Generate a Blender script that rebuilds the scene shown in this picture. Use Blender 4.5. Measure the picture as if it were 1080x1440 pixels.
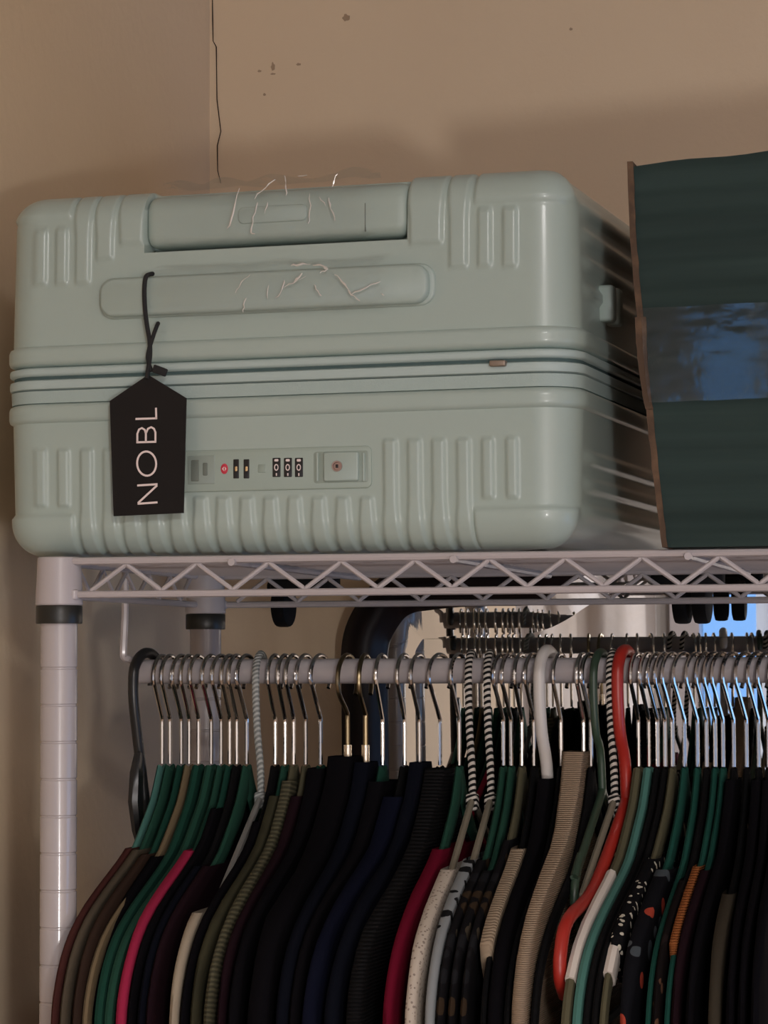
import bpy, bmesh, math, random
from mathutils import Vector, Matrix, noise
random.seed(7)
SC = bpy.context.scene
COL = SC.collection
for o in list(bpy.data.objects): bpy.data.objects.remove(o)

# ---------------------------------------------------------------- camera
F = 3800.0                                   # focal length in pixels of the 1080x1440 frame
YAW, PITCH, ROLL = math.radians(14.04), math.atan(215/3800), math.radians(0.2)
CAM = Vector((.672, -1.760, 1.62))
cd = bpy.data.cameras.new('camera'); cam = bpy.data.objects.new('camera', cd); COL.objects.link(cam)
cd.sensor_fit = 'VERTICAL'; cd.sensor_height = 36; cd.lens = 36*F/1440; cd.clip_start = .05; cd.clip_end = 50
cam.matrix_world = (Matrix.Translation(CAM) @ Matrix.Rotation(YAW, 4, 'Z') @ Matrix.Rotation(math.pi/2+PITCH, 4, 'X')
                    @ Matrix.Rotation(-ROLL, 4, 'Z'))
SC.camera = cam

# ---------------------------------------------------------------- light and exposure
w = bpy.data.worlds.new('World'); SC.world = w; w.use_nodes = True
w.node_tree.nodes['Background'].inputs[0].default_value = (.26, .52, 1, 1)     # evening sky outside the window
w.node_tree.nodes['Background'].inputs[1].default_value = 2.9
def light(name, kind, loc, power, color, **k):
    d = bpy.data.lights.new(name, kind); d.energy = power; d.color = color
    for a, v in k.items(): setattr(d, a, v)
    o = bpy.data.objects.new(name, d); o.location = loc; COL.objects.link(o); return o
light('room_lamp', 'POINT', (1.68, -3.3, 1.12), 84, (1, .965, .955), shadow_soft_size=.075)
ce = light('ceiling_fill', 'AREA', (1.3, -2.6, 2.53), 54, (1, .955, .94), shape='DISK', size=.5)  # soft overhead fill added to lift the ambient light
pt = light('window_portal', 'AREA', (.05, -4.195, 1.71), 1, (1, 1, 1), shape='RECTANGLE', size=.72, size_y=1.46)
pt.rotation_euler = (math.pi/2, 0, 0); pt.data.cycles.is_portal = True
p2 = light('window_portal_right', 'AREA', (2.595, -.075, 1.05), 1, (1, 1, 1), shape='RECTANGLE', size=1.35, size_y=.90)
p2.rotation_euler = (math.pi/2, 0, math.pi/2); p2.data.cycles.is_portal = True
vs = SC.view_settings
vs.view_transform = 'Standard'; vs.look = 'None'; vs.gamma = 1; vs.use_curve_mapping = False; vs.exposure = 0
SC.cycles.max_bounces = 8; SC.cycles.transparent_max_bounces = 24
SC.cycles.use_denoising = True
SC.cycles.caustics_reflective = False; SC.cycles.caustics_refractive = False

# ---------------------------------------------------------------- pixel rays (photo frame) -> points at real depths
def ray(px, py):
    u, v = (px-540)/F, (720-py)/F
    c, s = math.cos(ROLL), math.sin(ROLL)
    u, v = u*c+v*s, -u*s+v*c
    f = math.cos(PITCH)-v*math.sin(PITCH); z = math.sin(PITCH)+v*math.cos(PITCH)
    return Vector((-math.sin(YAW)*f+math.cos(YAW)*u, math.cos(YAW)*f+math.sin(YAW)*u, z))
def at(px, py, Y):
    d = ray(px, py); return CAM+d*((Y-CAM.y)/d.y)

# ---------------------------------------------------------------- materials
def lin(r, g, b):
    f = lambda c: (c/255/12.92 if c/255 <= .04045 else ((c/255+.055)/1.055)**2.4)
    return (f(r), f(g), f(b))
MATS = {}
def mat(name, col, rough=.6, metal=0, bump=None, var=None, spec=.5, coat=0, sheen=0, alpha=1, trans=0):
    """bump = (scale, strength, distance); var = (scale, colour2, lo, hi)"""
    if name in MATS: return MATS[name]
    m = bpy.data.materials.new(name); m.use_nodes = True; nt = m.node_tree; N = nt.nodes; L = nt.links
    b = N['Principled BSDF']
    b.inputs['Base Color'].default_value = (*col, 1); b.inputs['Roughness'].default_value = rough
    b.inputs['Metallic'].default_value = metal; b.inputs['Specular IOR Level'].default_value = spec
    b.inputs['Coat Weight'].default_value = coat; b.inputs['Coat Roughness'].default_value = .12
    b.inputs['Sheen Weight'].default_value = sheen; b.inputs['Alpha'].default_value = alpha
    b.inputs['Transmission Weight'].default_value = trans
    tc = N.new('ShaderNodeTexCoord')
    if bump:
        n = N.new('ShaderNodeTexNoise'); n.inputs['Scale'].default_value = bump[0]; n.inputs['Detail'].default_value = 4
        L.new(tc.outputs['Object'], n.inputs['Vector'])
        bp = N.new('ShaderNodeBump'); bp.inputs['Strength'].default_value = bump[1]; bp.inputs['Distance'].default_value = bump[2]
        L.new(n.outputs['Fac'], bp.inputs['Height']); L.new(bp.outputs['Normal'], b.inputs['Normal'])
    if var:
        n = N.new('ShaderNodeTexNoise'); n.inputs['Scale'].default_value = var[0]; n.inputs['Detail'].default_value = 5
        L.new(tc.outputs['Object'], n.inputs['Vector'])
        r = N.new('ShaderNodeValToRGB'); r.color_ramp.elements[0].position = var[2]; r.color_ramp.elements[1].position = var[3]
        r.color_ramp.elements[0].color = (*col, 1); r.color_ramp.elements[1].color = (*var[1], 1)
        L.new(n.outputs['Fac'], r.inputs['Fac']); L.new(r.outputs['Color'], b.inputs['Base Color'])
    MATS[name] = m; return m
def spots(name, base, cols, scale, size, rough=.85, stretch=(1, 1, 1)):
    """cloth printed with round or drawn-out spots of several colours"""
    if name in MATS: return MATS[name]
    m = bpy.data.materials.new(name); m.use_nodes = True; nt = m.node_tree; N = nt.nodes; L = nt.links
    b = N['Principled BSDF']; b.inputs['Roughness'].default_value = rough; b.inputs['Specular IOR Level'].default_value = .04
    tc = N.new('ShaderNodeTexCoord'); mp = N.new('ShaderNodeMapping'); mp.inputs['Scale'].default_value = stretch
    L.new(tc.outputs['Object'], mp.inputs['Vector'])
    v = N.new('ShaderNodeTexVoronoi'); v.inputs['Scale'].default_value = scale; L.new(mp.outputs['Vector'], v.inputs['Vector'])
    lt = N.new('ShaderNodeMath'); lt.operation = 'LESS_THAN'; lt.inputs[1].default_value = size
    L.new(v.outputs['Distance'], lt.inputs[0])
    sx = N.new('ShaderNodeSeparateColor'); L.new(v.outputs['Color'], sx.inputs['Color'])
    r = N.new('ShaderNodeValToRGB'); r.color_ramp.interpolation = 'CONSTANT'
    while len(r.color_ramp.elements) < len(cols): r.color_ramp.elements.new(.5)
    for i, c in enumerate(cols):
        r.color_ramp.elements[i].position = i/len(cols); r.color_ramp.elements[i].color = (*c, 1)
    L.new(sx.outputs[0], r.inputs['Fac'])
    mx = N.new('ShaderNodeMix'); mx.data_type = 'RGBA'; mx.inputs[6].default_value = (*base, 1)
    L.new(lt.outputs[0], mx.inputs[0]); L.new(r.outputs['Color'], mx.inputs[7]); L.new(mx.outputs[2], b.inputs['Base Color'])
    MATS[name] = m; return m
def bands(name, c1, c2, scale, axis='Z', dist=0, rough=.8, bump=0, metal=0, pos=.5, rot=(0, 0, 0)):
    """cloth or cord with stripes along an axis (wave texture)"""
    if name in MATS: return MATS[name]
    m = bpy.data.materials.new(name); m.use_nodes = True; nt = m.node_tree; N = nt.nodes; L = nt.links
    b = N['Principled BSDF']; b.inputs['Roughness'].default_value = rough; b.inputs['Specular IOR Level'].default_value = .08
    tc = N.new('ShaderNodeTexCoord'); wv = N.new('ShaderNodeTexWave'); wv.bands_direction = axis
    mp = N.new('ShaderNodeMapping'); mp.inputs['Rotation'].default_value = rot; L.new(tc.outputs['Object'], mp.inputs['Vector'])
    wv.inputs['Scale'].default_value = scale; wv.inputs['Distortion'].default_value = dist; L.new(mp.outputs['Vector'], wv.inputs['Vector'])
    r = N.new('ShaderNodeValToRGB'); r.color_ramp.elements[0].position = pos-.08; r.color_ramp.elements[1].position = pos+.08
    r.color_ramp.elements[0].color = (*c1, 1); r.color_ramp.elements[1].color = (*c2, 1)
    L.new(wv.outputs['Fac'], r.inputs['Fac']); L.new(r.outputs['Color'], b.inputs['Base Color'])
    if bump:
        bp = N.new('ShaderNodeBump'); bp.inputs['Strength'].default_value = 1; bp.inputs['Distance'].default_value = bump
        L.new(wv.outputs['Fac'], bp.inputs['Height']); L.new(bp.outputs['Normal'], b.inputs['Normal'])
    MATS[name] = m; return m

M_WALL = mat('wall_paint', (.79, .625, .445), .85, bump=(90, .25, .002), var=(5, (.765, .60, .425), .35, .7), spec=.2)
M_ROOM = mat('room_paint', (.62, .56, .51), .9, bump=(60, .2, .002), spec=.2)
M_ROOM_DIM = mat('room_paint_dim', (.36, .33, .31), .9, bump=(60, .2, .002), spec=.2)  # room paint with the far wall's dimness put into its colour
M_FLOOR = mat('floor_wood', (.20, .12, .07), .5, bump=(30, .2, .002), var=(8, (.12, .07, .04), .3, .7))
M_CRACK = mat('crack_dark', (.035, .018, .010), .95, bump=(200, .3, .001))
M_STAIN = mat('stain_brown', (.42, .30, .20), .9, bump=(200, .2, .001))
M_WHITE = mat('white_coat', (.46, .42, .43), .30, bump=(500, .05, .0005), coat=.15)
M_POST = mat('post_enamel', (.45, .41, .415), .26, bump=(300, .02, .0003), coat=.55)
M_BLACKP = mat('black_plastic', (.012, .012, .013), .35, bump=(300, .1, .0004))
M_WHEEL = mat('black_wheel', (.010, .010, .011), .7, bump=(300, .1, .0004), spec=.15)
M_CLIP = mat('dark_clip', (.014, .014, .011), .4, bump=(300, .1, .0004))
M_SUIT = mat('mint_shell', (.375, .455, .42), .34, bump=(700, .10, .0004), spec=.45, coat=.16)
M_SEAL = mat('mint_rubber', (.41, .505, .49), .5, bump=(600, .1, .0004))
M_GRIP = mat('mint_grip', (.36, .44, .405), .45, bump=(900, .1, .0003))
M_LOCK = mat('lock_plate', (.325, .395, .35), .5, bump=(600, .08, .0003))
M_SLOT = mat('slot_grey', (.15, .175, .15), .6, bump=(400, .1, .0003))
M_ZIP = mat('zip_tape', (.365, .455, .435), .8, bump=(900, .4, .0006))
M_GAP = mat('gap_teal', (.06, .10, .10), .8, bump=(400, .2, .0003))
M_BRASS = mat('brass', (.95, .70, .40), .25, metal=1, bump=(300, .1, .0003))
M_RED = mat('red_print', (.55, .03, .06), .5, bump=(300, .1, .0002))
M_PRINT = mat('pale_print', (.80, .68, .66), .6, bump=(400, .1, .0002))
M_KEY = mat('key_metal', (.55, .42, .40), .3, metal=1, bump=(300, .1, .0003))
M_TAG = mat('tag_card', (.0085, .0072, .0075), .5, bump=(400, .15, .0003), spec=.25)
M_CORD = mat('tag_cord', (.010, .010, .011), .8, bump=(900, .5, .0006))
M_BROWN = mat('raw_cardboard', (.075, .045, .028), .9, bump=(250, .5, .001), var=(60, (.16, .095, .055), .45, .75))
M_FRAME = mat('dark_wood', (.009, .005, .005), .42, bump=(40, .15, .001), var=(20, (.014, .006, .006), .4, .7), spec=.25)
M_HOOK = mat('chrome', (.62, .60, .58), .13, metal=1, bump=(200, .05, .0002))
M_BRONZE = mat('bronze', (.22, .17, .10), .30, metal=1, bump=(200, .05, .0002))
M_FERR = mat('ferrule', (.75, .65, .50), .25, metal=1, bump=(200, .05, .0002))

# ---------------------------------------------------------------- mesh helpers
class MB:
    def __init__(s): s.v = []; s.f = []
    def add(s, v, f):
        k = len(s.v); s.v += [Vector(p) for p in v]; s.f += [tuple(i+k for i in q) for q in f]; return s
    def box(s, x0, x1, y0, y1, z0, z1):
        return s.add([(x, y, z) for x in (x0, x1) for y in (y0, y1) for z in (z0, z1)],
                     [(0, 1, 3, 2), (4, 6, 7, 5), (0, 4, 5, 1), (2, 3, 7, 6), (0, 2, 6, 4), (1, 5, 7, 3)])
    def rbox(s, x0, x1, y0, y1, z0, z1, r, seg=3):
        bm = bmesh.new(); bmesh.ops.create_cube(bm, size=1)
        for q in bm.verts: q.co = Vector(((x0+x1)/2+q.co.x*(x1-x0), (y0+y1)/2+q.co.y*(y1-y0), (z0+z1)/2+q.co.z*(z1-z0)))
        bmesh.ops.bevel(bm, geom=bm.edges[:], offset=r, segments=seg, profile=.5, affect='EDGES', clamp_overlap=True)
        bm.verts.index_update()
        s.add([q.co.copy() for q in bm.verts], [[q.index for q in f.verts] for f in bm.faces]); bm.free(); return s
    def tube(s, path, r, n=8, closed=False, cap=True):
        P = [Vector(p) for p in path]; m = len(P); R = r if isinstance(r, (list, tuple)) else [r]*m
        T = []
        for i in range(m):
            a = P[(i-1) % m] if closed or i else P[0]; b = P[(i+1) % m] if closed or i < m-1 else P[-1]
            T.append((b-a).normalized())
        N = T[0].orthogonal().normalized(); V = []
        for i in range(m):
            N = (N-T[i]*N.dot(T[i])).normalized(); B = T[i].cross(N)
            V += [P[i]+(N*math.cos(2*math.pi*k/n)+B*math.sin(2*math.pi*k/n))*R[i] for k in range(n)]
        Q = []
        for i in range(m if closed else m-1):
            j = (i+1) % m
            Q += [(i*n+k, i*n+(k+1) % n, j*n+(k+1) % n, j*n+k) for k in range(n)]
        if cap and not closed: Q += [tuple(range(n-1, -1, -1)), tuple(range((m-1)*n, m*n))]
        return s.add(V, Q)
    def slab(s, path, ra, rb, n=8):
        """tube along a path in the YZ plane, ra = half width along X, rb = half height in the plane"""
        P = [Vector(p) for p in path]; m = len(P); V = []
        for i in range(m):
            T = (P[min(i+1, m-1)]-P[max(i-1, 0)]).normalized(); Nn = T.cross(Vector((1, 0, 0))).normalized()
            a = ra[i] if isinstance(ra, list) else ra; b = rb[i] if isinstance(rb, list) else rb
            for k in range(n):
                t = 2*math.pi*k/n; c, q = math.cos(t), math.sin(t)
                V.append(P[i]+Vector((a*math.copysign(abs(c)**.6, c), 0, 0))+Nn*b*math.copysign(abs(q)**.7, q))
        Q = [(i*n+k, i*n+(k+1) % n, (i+1)*n+(k+1) % n, (i+1)*n+k) for i in range(m-1) for k in range(n)]
        Q += [tuple(range(n-1, -1, -1)), tuple(range((m-1)*n, m*n))]
        return s.add(V, Q)
    def lathe(s, prof, cx=0, cy=0, n=24):
        V = [(cx+r*math.cos(2*math.pi*k/n), cy+r*math.sin(2*math.pi*k/n), z) for r, z in prof for k in range(n)]
        Q = [(i*n+k, i*n+(k+1) % n, (i+1)*n+(k+1) % n, (i+1)*n+k) for i in range(len(prof)-1) for k in range(n)]
        Q += [tuple(range(n-1, -1, -1)), tuple(range((len(prof)-1)*n, len(prof)*n))]
        return s.add(V, Q)
    def plate(s, out, y0, y1, b=.0006):
        """outline in (x,z) standing from y1 (back) to y0 (front), front edge eased by b"""
        m = len(out)
        def inset(d):
            R = []
            for i in range(m):
                a = Vector(out[i-1]); p = Vector(out[i]); c = Vector(out[(i+1) % m])
                t = ((p-a).normalized()+(c-p).normalized()).normalized(); nn = Vector((-t.y, t.x))
                R.append(p+nn*d)
            return R
        area = sum(out[i-1][0]*out[i][1]-out[i][0]*out[i-1][1] for i in range(m)); sg = 1 if area > 0 else -1
        rings = [(out, y1), (out, y0+b), (inset(b*.35*sg), y0+b*.35), (inset(b*sg), y0)]
        V = [(p[0], y, p[1]) for R, y in rings for p in R]
        Q = [(i*m+k, i*m+(k+1) % m, (i+1)*m+(k+1) % m, (i+1)*m+k) for i in range(3) for k in range(m)]
        Q += [tuple(range(m-1, -1, -1)), tuple(range(3*m, 4*m))]
        return s.add(V, Q)
    def build(s, name, m, parent=None, off=(0, 0, 0), smooth=True, sharp=None):
        off = Vector(off); me = bpy.data.meshes.new(name)
        me.from_pydata([p-off for p in s.v], [], s.f)
        bm = bmesh.new(); bm.from_mesh(me); bmesh.ops.recalc_face_normals(bm, faces=bm.faces[:]); bm.to_mesh(me); bm.free()
        me.polygons.foreach_set('use_smooth', [smooth]*len(me.polygons))
        if smooth: me.set_sharp_from_angle(angle=math.radians(sharp or 40))
        me.materials.append(m); o = bpy.data.objects.new(name, me); COL.objects.link(o)
        if parent is not None: o.parent = parent
        else: o.location = off
        return o
def empty(name, loc, label, cat, group=None, rz=0):
    o = bpy.data.objects.new(name, None); o.empty_display_size = .05; COL.objects.link(o); o.location = loc
    o.rotation_euler = (0, 0, rz); return tag(o, label, cat, group)
def tag(o, label, cat, group=None):
    o['label'] = label; o['category'] = cat
    if group: o['group'] = group
    return o
def struct(o): o['kind'] = 'structure'; return o
def rrect(x0, x1, z0, z1, r, n=5):
    R = []
    for cx, cz, a in ((x1-r, z0+r, -90), (x1-r, z1-r, 0), (x0+r, z1-r, 90), (x0+r, z0+r, 180)):
        R += [(cx+r*math.cos(math.radians(a+90*i/n)), cz+r*math.sin(math.radians(a+90*i/n))) for i in range(n+1)]
    return R
def smooth_path(P, n=6):
    P = [Vector(p) for p in P]; R = []
    for i in range(len(P)-1):
        a, b, c, d = P[max(i-1, 0)], P[i], P[i+1], P[min(i+2, len(P)-1)]
        for k in range(n):
            t = k/n; R.append(.5*((2*b)+(c-a)*t+(2*a-5*b+4*c-d)*t*t+(3*b-a-3*c+d)*t**3))
    R.append(P[-1]); return R

# ================================================================ SETTING
XL, YB, YF, XR, XFAR, YEND, ZC = -.122, .722, -4.2, 2.6, -2.2, -.86, 2.55
struct(MB().box(XL-.1, XR, YB, YB+.1, 0, ZC).build('wall_back', M_WALL, off=(0, YB, 0), smooth=False))
struct(MB().box(XL-.1, XL, YEND, YB, 0, ZC).build('wall_left', M_WALL, off=(XL, 0, 0), smooth=False))
struct(MB().box(XFAR, XL-.1, YEND, YEND+.1, 0, ZC).build('wall_return', M_ROOM, off=(XFAR, YEND, 0), smooth=False))
struct(MB().box(XFAR-.1, XFAR, YF, YEND+.1, 0, ZC).build('wall_far_left', M_ROOM, off=(XFAR, 0, 0), smooth=False))
wr = MB(); VY0, VY1, VZ0, VZ1 = -.75, .60, .60, 1.50      # a second window, to the right of the photographer
wr.box(XR, XR+.1, YF, VY0, 0, ZC).box(XR, XR+.1, VY1, YB+.1, 0, ZC).box(XR, XR+.1, VY0, VY1, 0, VZ0).box(XR, XR+.1, VY0, VY1, VZ1, ZC)
struct(wr.build('wall_right', M_ROOM, off=(XR, 0, 0), smooth=False))
struct(MB().box(XFAR-.1, XR+.1, YF-.1, YB+.1, -.1, 0).build('floor', M_FLOOR, smooth=False))
struct(MB().box(XFAR-.1, XR+.1, YF-.1, YB+.1, ZC, ZC+.1).build('ceiling', M_ROOM, smooth=False))
WX0, WX1, WZ0, WZ1 = -.30, .40, 1.0, 2.42
wf = MB()
wf.box(XFAR, WX0, YF-.1, YF, 0, ZC).box(WX1, XR, YF-.1, YF, 0, ZC).box(WX0, WX1, YF-.1, YF, 0, WZ0).box(WX0, WX1, YF-.1, YF, WZ1, ZC)
struct(wf.build('wall_front', M_ROOM_DIM, off=(0, YF, 0), smooth=False))
wn = MB()
for a in ((WX0-.06, WX0+.02, WZ0, WZ1), (WX1-.04, WX1, WZ0, WZ1), (WX0, WX1, WZ0, WZ0+.04), (WX0, WX1, WZ1-.04, WZ1)):
    wn.box(a[0], a[1], YF-.07, YF+.012, a[2], a[3])
win = struct(wn.build('window_1', M_WHITE, off=(0, YF, WZ0), smooth=False))
gc = bpy.data.materials.new('clear_glass'); gc.use_nodes = True; nt = gc.node_tree; nt.nodes.clear()
mo = nt.nodes.new('ShaderNodeOutputMaterial'); tr = nt.nodes.new('ShaderNodeBsdfTransparent'); tr.inputs[0].default_value = (.93, .95, .95, 1); nt.links.new(tr.outputs[0], mo.inputs[0])
gm = bpy.data.materials.new('window_glass'); gm.use_nodes = True
nt = gm.node_tree; nt.nodes.clear(); mo = nt.nodes.new('ShaderNodeOutputMaterial'); mx = nt.nodes.new('ShaderNodeMixShader')
tr = nt.nodes.new('ShaderNodeBsdfTransparent'); gl = nt.nodes.new('ShaderNodeBsdfGlossy'); gl.inputs['Roughness'].default_value = .02
tr.inputs[0].default_value = (.62, .64, .66, 1); mx.inputs[0].default_value = .06; nt.links.new(tr.outputs[0], mx.inputs[1]); nt.links.new(gl.outputs[0], mx.inputs[2]); nt.links.new(mx.outputs[0], mo.inputs[0])
MB().box(WX0+.02, WX1-.04, YF-.05, YF-.045, WZ0+.04, WZ1-.04).build('pane', gm, win, off=(0, YF, WZ0), smooth=False)
w2 = MB()
for a in ((VY0, VY0+.04, VZ0, VZ1), (VY1-.04, VY1, VZ0, VZ1), (VY0, VY1, VZ0, VZ0+.04), (VY0, VY1, VZ1-.04, VZ1)): w2.box(XR+.02, XR+.07, a[0], a[1], a[2], a[3])
win2 = struct(w2.build('window_2', M_WHITE, off=(XR, VY0, VZ0), smooth=False))
MB().box(XR+.045, XR+.05, VY0+.04, VY1-.04, VZ0+.04, VZ1-.04).build('pane', gc, win2, off=(XR, VY0, VZ0), smooth=False)
# the jagged crack that runs beside the corner, and small marks
cp = [(299, -14), (299.5, 30), (300, 58), (304.5, 66), (305, 100), (305.5, 140), (308.5, 165), (311, 185), (306, 205), (306.5, 240), (311, 258)]
ck = MB(); V = []
for i, (x, y) in enumerate(cp):
    hw = .55+.35*math.sin(i*1.7)**2 if i < len(cp)-1 else .3
    for sx in (-hw, hw): p = at(x+sx, y, YB); V.append((p.x, YB-.0009, p.z))
ck.add(V, [(2*i, 2*i+1, 2*i+3, 2*i+2) for i in range(len(cp)-1)])
k0 = len(V); ck.add([(a[0], YB+.002, a[2]) for a in V], [(2*i+1, 2*i, 2*i+2, 2*i+3) for i in range(len(cp)-1)])
wb = bpy.data.objects['wall_back']
ck.build('crack', M_CRACK, wb, off=(0, YB, 0), smooth=False)
for (x, y, rx, ry) in ((487, 25, 5, 5), (384, 94, 2.6, 6), (365, 100, 2.6, 1.6), (420, 90.5, 3.2, 1.8), (384, 104, 3.5, 1.2), (803, 41, 2.2, 2), (372, 133, 1.8, 2)):
    p = at(x, y, YB); sm = MB(); n = 12
    ring = [(p.x+(rx*.00068)*math.cos(2*math.pi*k/n)*(1+.25*math.sin(k*2.3)), YB-.0006, p.z+(ry*.00068)*math.sin(2*math.pi*k/n)*(1+.25*math.cos(k*1.7))) for k in range(n)]
    sm.add(ring+[(q[0], YB+.001, q[2]) for q in ring], [tuple(range(n))]+[(k, (k+1) % n, n+(k+1) % n, n+k) for k in range(n)])
    sm.build('wall_mark', M_STAIN, wb, off=(0, YB, 0), smooth=False)

# ---------------------------------------------------------------- curtains at the far window (seen in the mirror)
M_CURT = mat('curtain_cloth', (.62, .56, .52), .9, bump=(60, .3, .003), var=(3, (.72, .72, .76), .4, .7))
M_CURT2 = mat('curtain_blue', (.40, .46, .58), .9, bump=(60, .3, .003), var=(4, (.5, .56, .66), .4, .7))
def curtain(x0, x1, z0, z1, y, m, label, amp=.02, k=34):
    c = MB(); nx, nz = 60, 10; V = []
    for s in (0, .004):
        for j in range(nz+1):
            for i in range(nx+1):
                x = x0+(x1-x0)*i/nx; V.append((x, y+s+amp*math.sin(x*k+.4*math.sin(j))+.3*amp*math.sin(x*k*2.3), z0+(z1-z0)*j/nz))
    n1 = (nx+1)*(nz+1); q = []
    for j in range(nz):
        for i in range(nx):
            a = j*(nx+1)+i; q += [(a, a+1, a+nx+2, a+nx+1), (n1+a+1, n1+a, n1+a+nx+1, n1+a+nx+2)]
    for j in range(nz):
        a = j*(nx+1); q += [(a, a+nx+1, n1+a+nx+1, n1+a), (a+nx, n1+a+nx, n1+a+2*nx+1, a+2*nx+1)]
    for i in range(nx):
        a = nz*(nx+1)+i; q += [(i+1, i, n1+i, n1+i+1), (a, a+1, n1+a+1, n1+a)]
    return tag(c.add(V, q).build('curtain', m, off=((x0+x1)/2, y, z0)), label, 'curtain', 'curtains at the far window')
curtain(-1.25, -.392, .15, 2.45, YF+.06, M_CURT, 'pale grey cloth curtain left of the bright gap in the mirror')
curtain(-.118, .62, .15, 2.45, YF+.06, M_CURT2, 'bluish grey curtain right of the bright window gap in the mirror')

# ================================================================ SHELVING UNIT
ZT, ZBR = 1.6920, 1.6690          # centre heights of the upper and lower edge rods
SX, SY = .889, .330               # post spacing
su = empty('shelving_unit', (SX/2, SY/2, 0), 'white enamelled wire shelving unit holding the suitcase and the clothes rod', 'shelf')
SO = su.location.copy()
for px, py in ((0, 0), (0, SY), (SX, 0), (SX, SY)):
    prof = []; z = 0.0; r = .0127; ring = 1.6615-25*.0254-.045
    zs = [1.6615-.043-.0254*k for k in range(64)]
    for zz in sorted(zs):
        if zz < .03: continue
        prof += [(r, zz-.0011), (r-.0006, zz-.0004), (r-.0006, zz+.0004), (r, zz+.0011)]
    prof = [(r*.8, 0), (r, .003)]+prof+[(r, 1.6938), (r*.9, 1.6948)]
    MB().lathe(prof, px, py, 28).build('post', M_POST, su, SO)
    MB().lathe([(.0158, 1.6618), (.0165, 1.6626), (.0150, 1.6944), (.0140, 1.6952), (.0129, 1.6952), (.0129, 1.6618)], px, py, 28).build('collar', M_WHITE, su, SO)
    MB().lathe([(.0128, 1.6492), (.0158, 1.6492), (.0161, 1.6500), (.0161, 1.6610), (.0157, 1.6616), (.0128, 1.6616)], px, py, 28).build('sleeve_clip', M_CLIP, su, SO)
def rod(name, a, b, r, m=None, n=8):
    return MB().tube([a, b], r, n).build(name, m or M_WHITE, su, SO)
x0, x1 = .0125, SX-.0125
for y in (-.006, SY+.006):
    rod('edge_rod', (x0, y, ZT), (x1, y, ZT), .0027); rod('edge_rod', (x0-.004, y, ZBR), (x1+.004, y, ZBR), .0026)
    P = []; x = .0257-.0005; up = False
    while x < SX-.012:
        P.append(Vector((x, y+(.0012 if y < 0 else -.0012), ZT-.0026 if up else ZBR+.0026))); x += .02545; up = not up
    Q = []
    for i, p in enumerate(P):          # eased bends
        if 0 < i < len(P)-1:
            for t in (-.07, -.025, .025, .07):
                o = P[i+1] if t > 0 else P[i-1]; q = p+(o-p)*abs(t)
                q.z += (.0007 if abs(t) < .05 else .0002)*(1 if p.z > 1.68 else -1)
                Q.append(q)
        else: Q.append(p)
    MB().tube(Q, .0017, 7).build('zigzag_wire', M_WHITE, su, SO)
for y in (-.006, SY+.006):
    for x, k in ((.0075, 1), (SX-.0075, -1)): MB().lathe([(.0012, ZBR-.0042), (.0034, ZBR-.0030), (.0042, ZBR), (.0034, ZBR+.0030), (.0012, ZBR+.0042)], x+.0055*k, y, 12).build('rod_end_weld', M_WHITE, su, SO)
for x in (-.004, SX+.004):
    rod('edge_rod', (x, .014, ZT), (x, SY-.014, ZT), .0027); rod('edge_rod', (x, .014, ZBR), (x, SY-.014, ZBR), .0026)
    P = []; y = .022; up = False
    while y < SY-.012:
        P.append((x, y, ZT-.0026 if up else ZBR+.0026)); y += .02545; up = not up
    MB().tube(P, .0017, 7).build('zigzag_wire', M_WHITE, su, SO)
for k in range(14):
    y = .012+k*.0235
    rod('shelf_wire', (-.002, y, ZT+.0012), (SX+.002, y, ZT+.0012), .0017, n=7)
for x in (.128, .282, .438, .593, .748):
    rod('cross_brace', (x, -.0115, ZT-.0022), (x, SY+.004, ZT-.0022), .0026)
# the rod that the clothes hang on and its two wire hangers
RY, RZ, RR = .165, 1.6155, .0092
hr = MB().tube([(.0012, RY, RZ), (.0016, RY, RZ), (SX-.002, RY, RZ)], [RR*.9, RR, RR], 24).build('clothes_rod', M_WHITE, su, SO)
for x in (.0105, .2545, .3875, .62):
    MB().lathe([(.0026, RZ-RR-.0012), (.0026, RZ-RR+.002)], x, RY-.001, 10).build('rod_hole_plug', M_BLACKP, hr, SO)
for x, s in ((-.0075, 1), (SX+.0065, -1)):
    P = smooth_path([(x, RY-.008, ZT+.001), (x, RY-.008, 1.66), (x-.0012*s, RY-.008, 1.632), (x-.001*s, RY-.007, 1.6265), (x+.003*s, RY-.004, 1.6245), (x+.0058*s, RY, RZ+RR-.003), (x+.0062*s, RY, RZ-.002)], 5)
    MB().tube(P, .0028, 8).build('rod_hook', M_WHITE, su, SO)

# ================================================================ SUITCASE (local frame: x along its front, y into the shelf, z up)
SA = math.radians(-3.2)
SORG = Vector((-.0452, .0049, 1.6955))
EX, EY = Vector((math.cos(SA), math.sin(SA), 0)), Vector((-math.sin(SA), math.cos(SA), 0))
def ps(px, py, d=0):
    """point of the suitcase's front plane (local y = d) under a photo pixel, as local (x, z)"""
    r = ray(px, py); o = SORG+EY*d; k = (o-CAM).dot(EY)/r.dot(EY); p = CAM+r*k-SORG
    return p.dot(EX), p.z
sc = empty('suitcase', SORG, 'mint green ribbed hard shell suitcase lying flat on the wire shelf', 'suitcase', rz=SA)
W, D = ps(806, 600)[0], .545
ZSPLIT_L, ZSPLIT_U = ps(15, 568)[1], ps(15, 517)[1]
ZTOP = ps(720, 239)[1]
def xr(a): return ps(a, 520)[0]
def sbox(v, lo, hi, e): 
    t = min((v-lo)/e, (hi-v)/e, 1); t = max(0, t); return t*t*(3-2*t)
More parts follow.
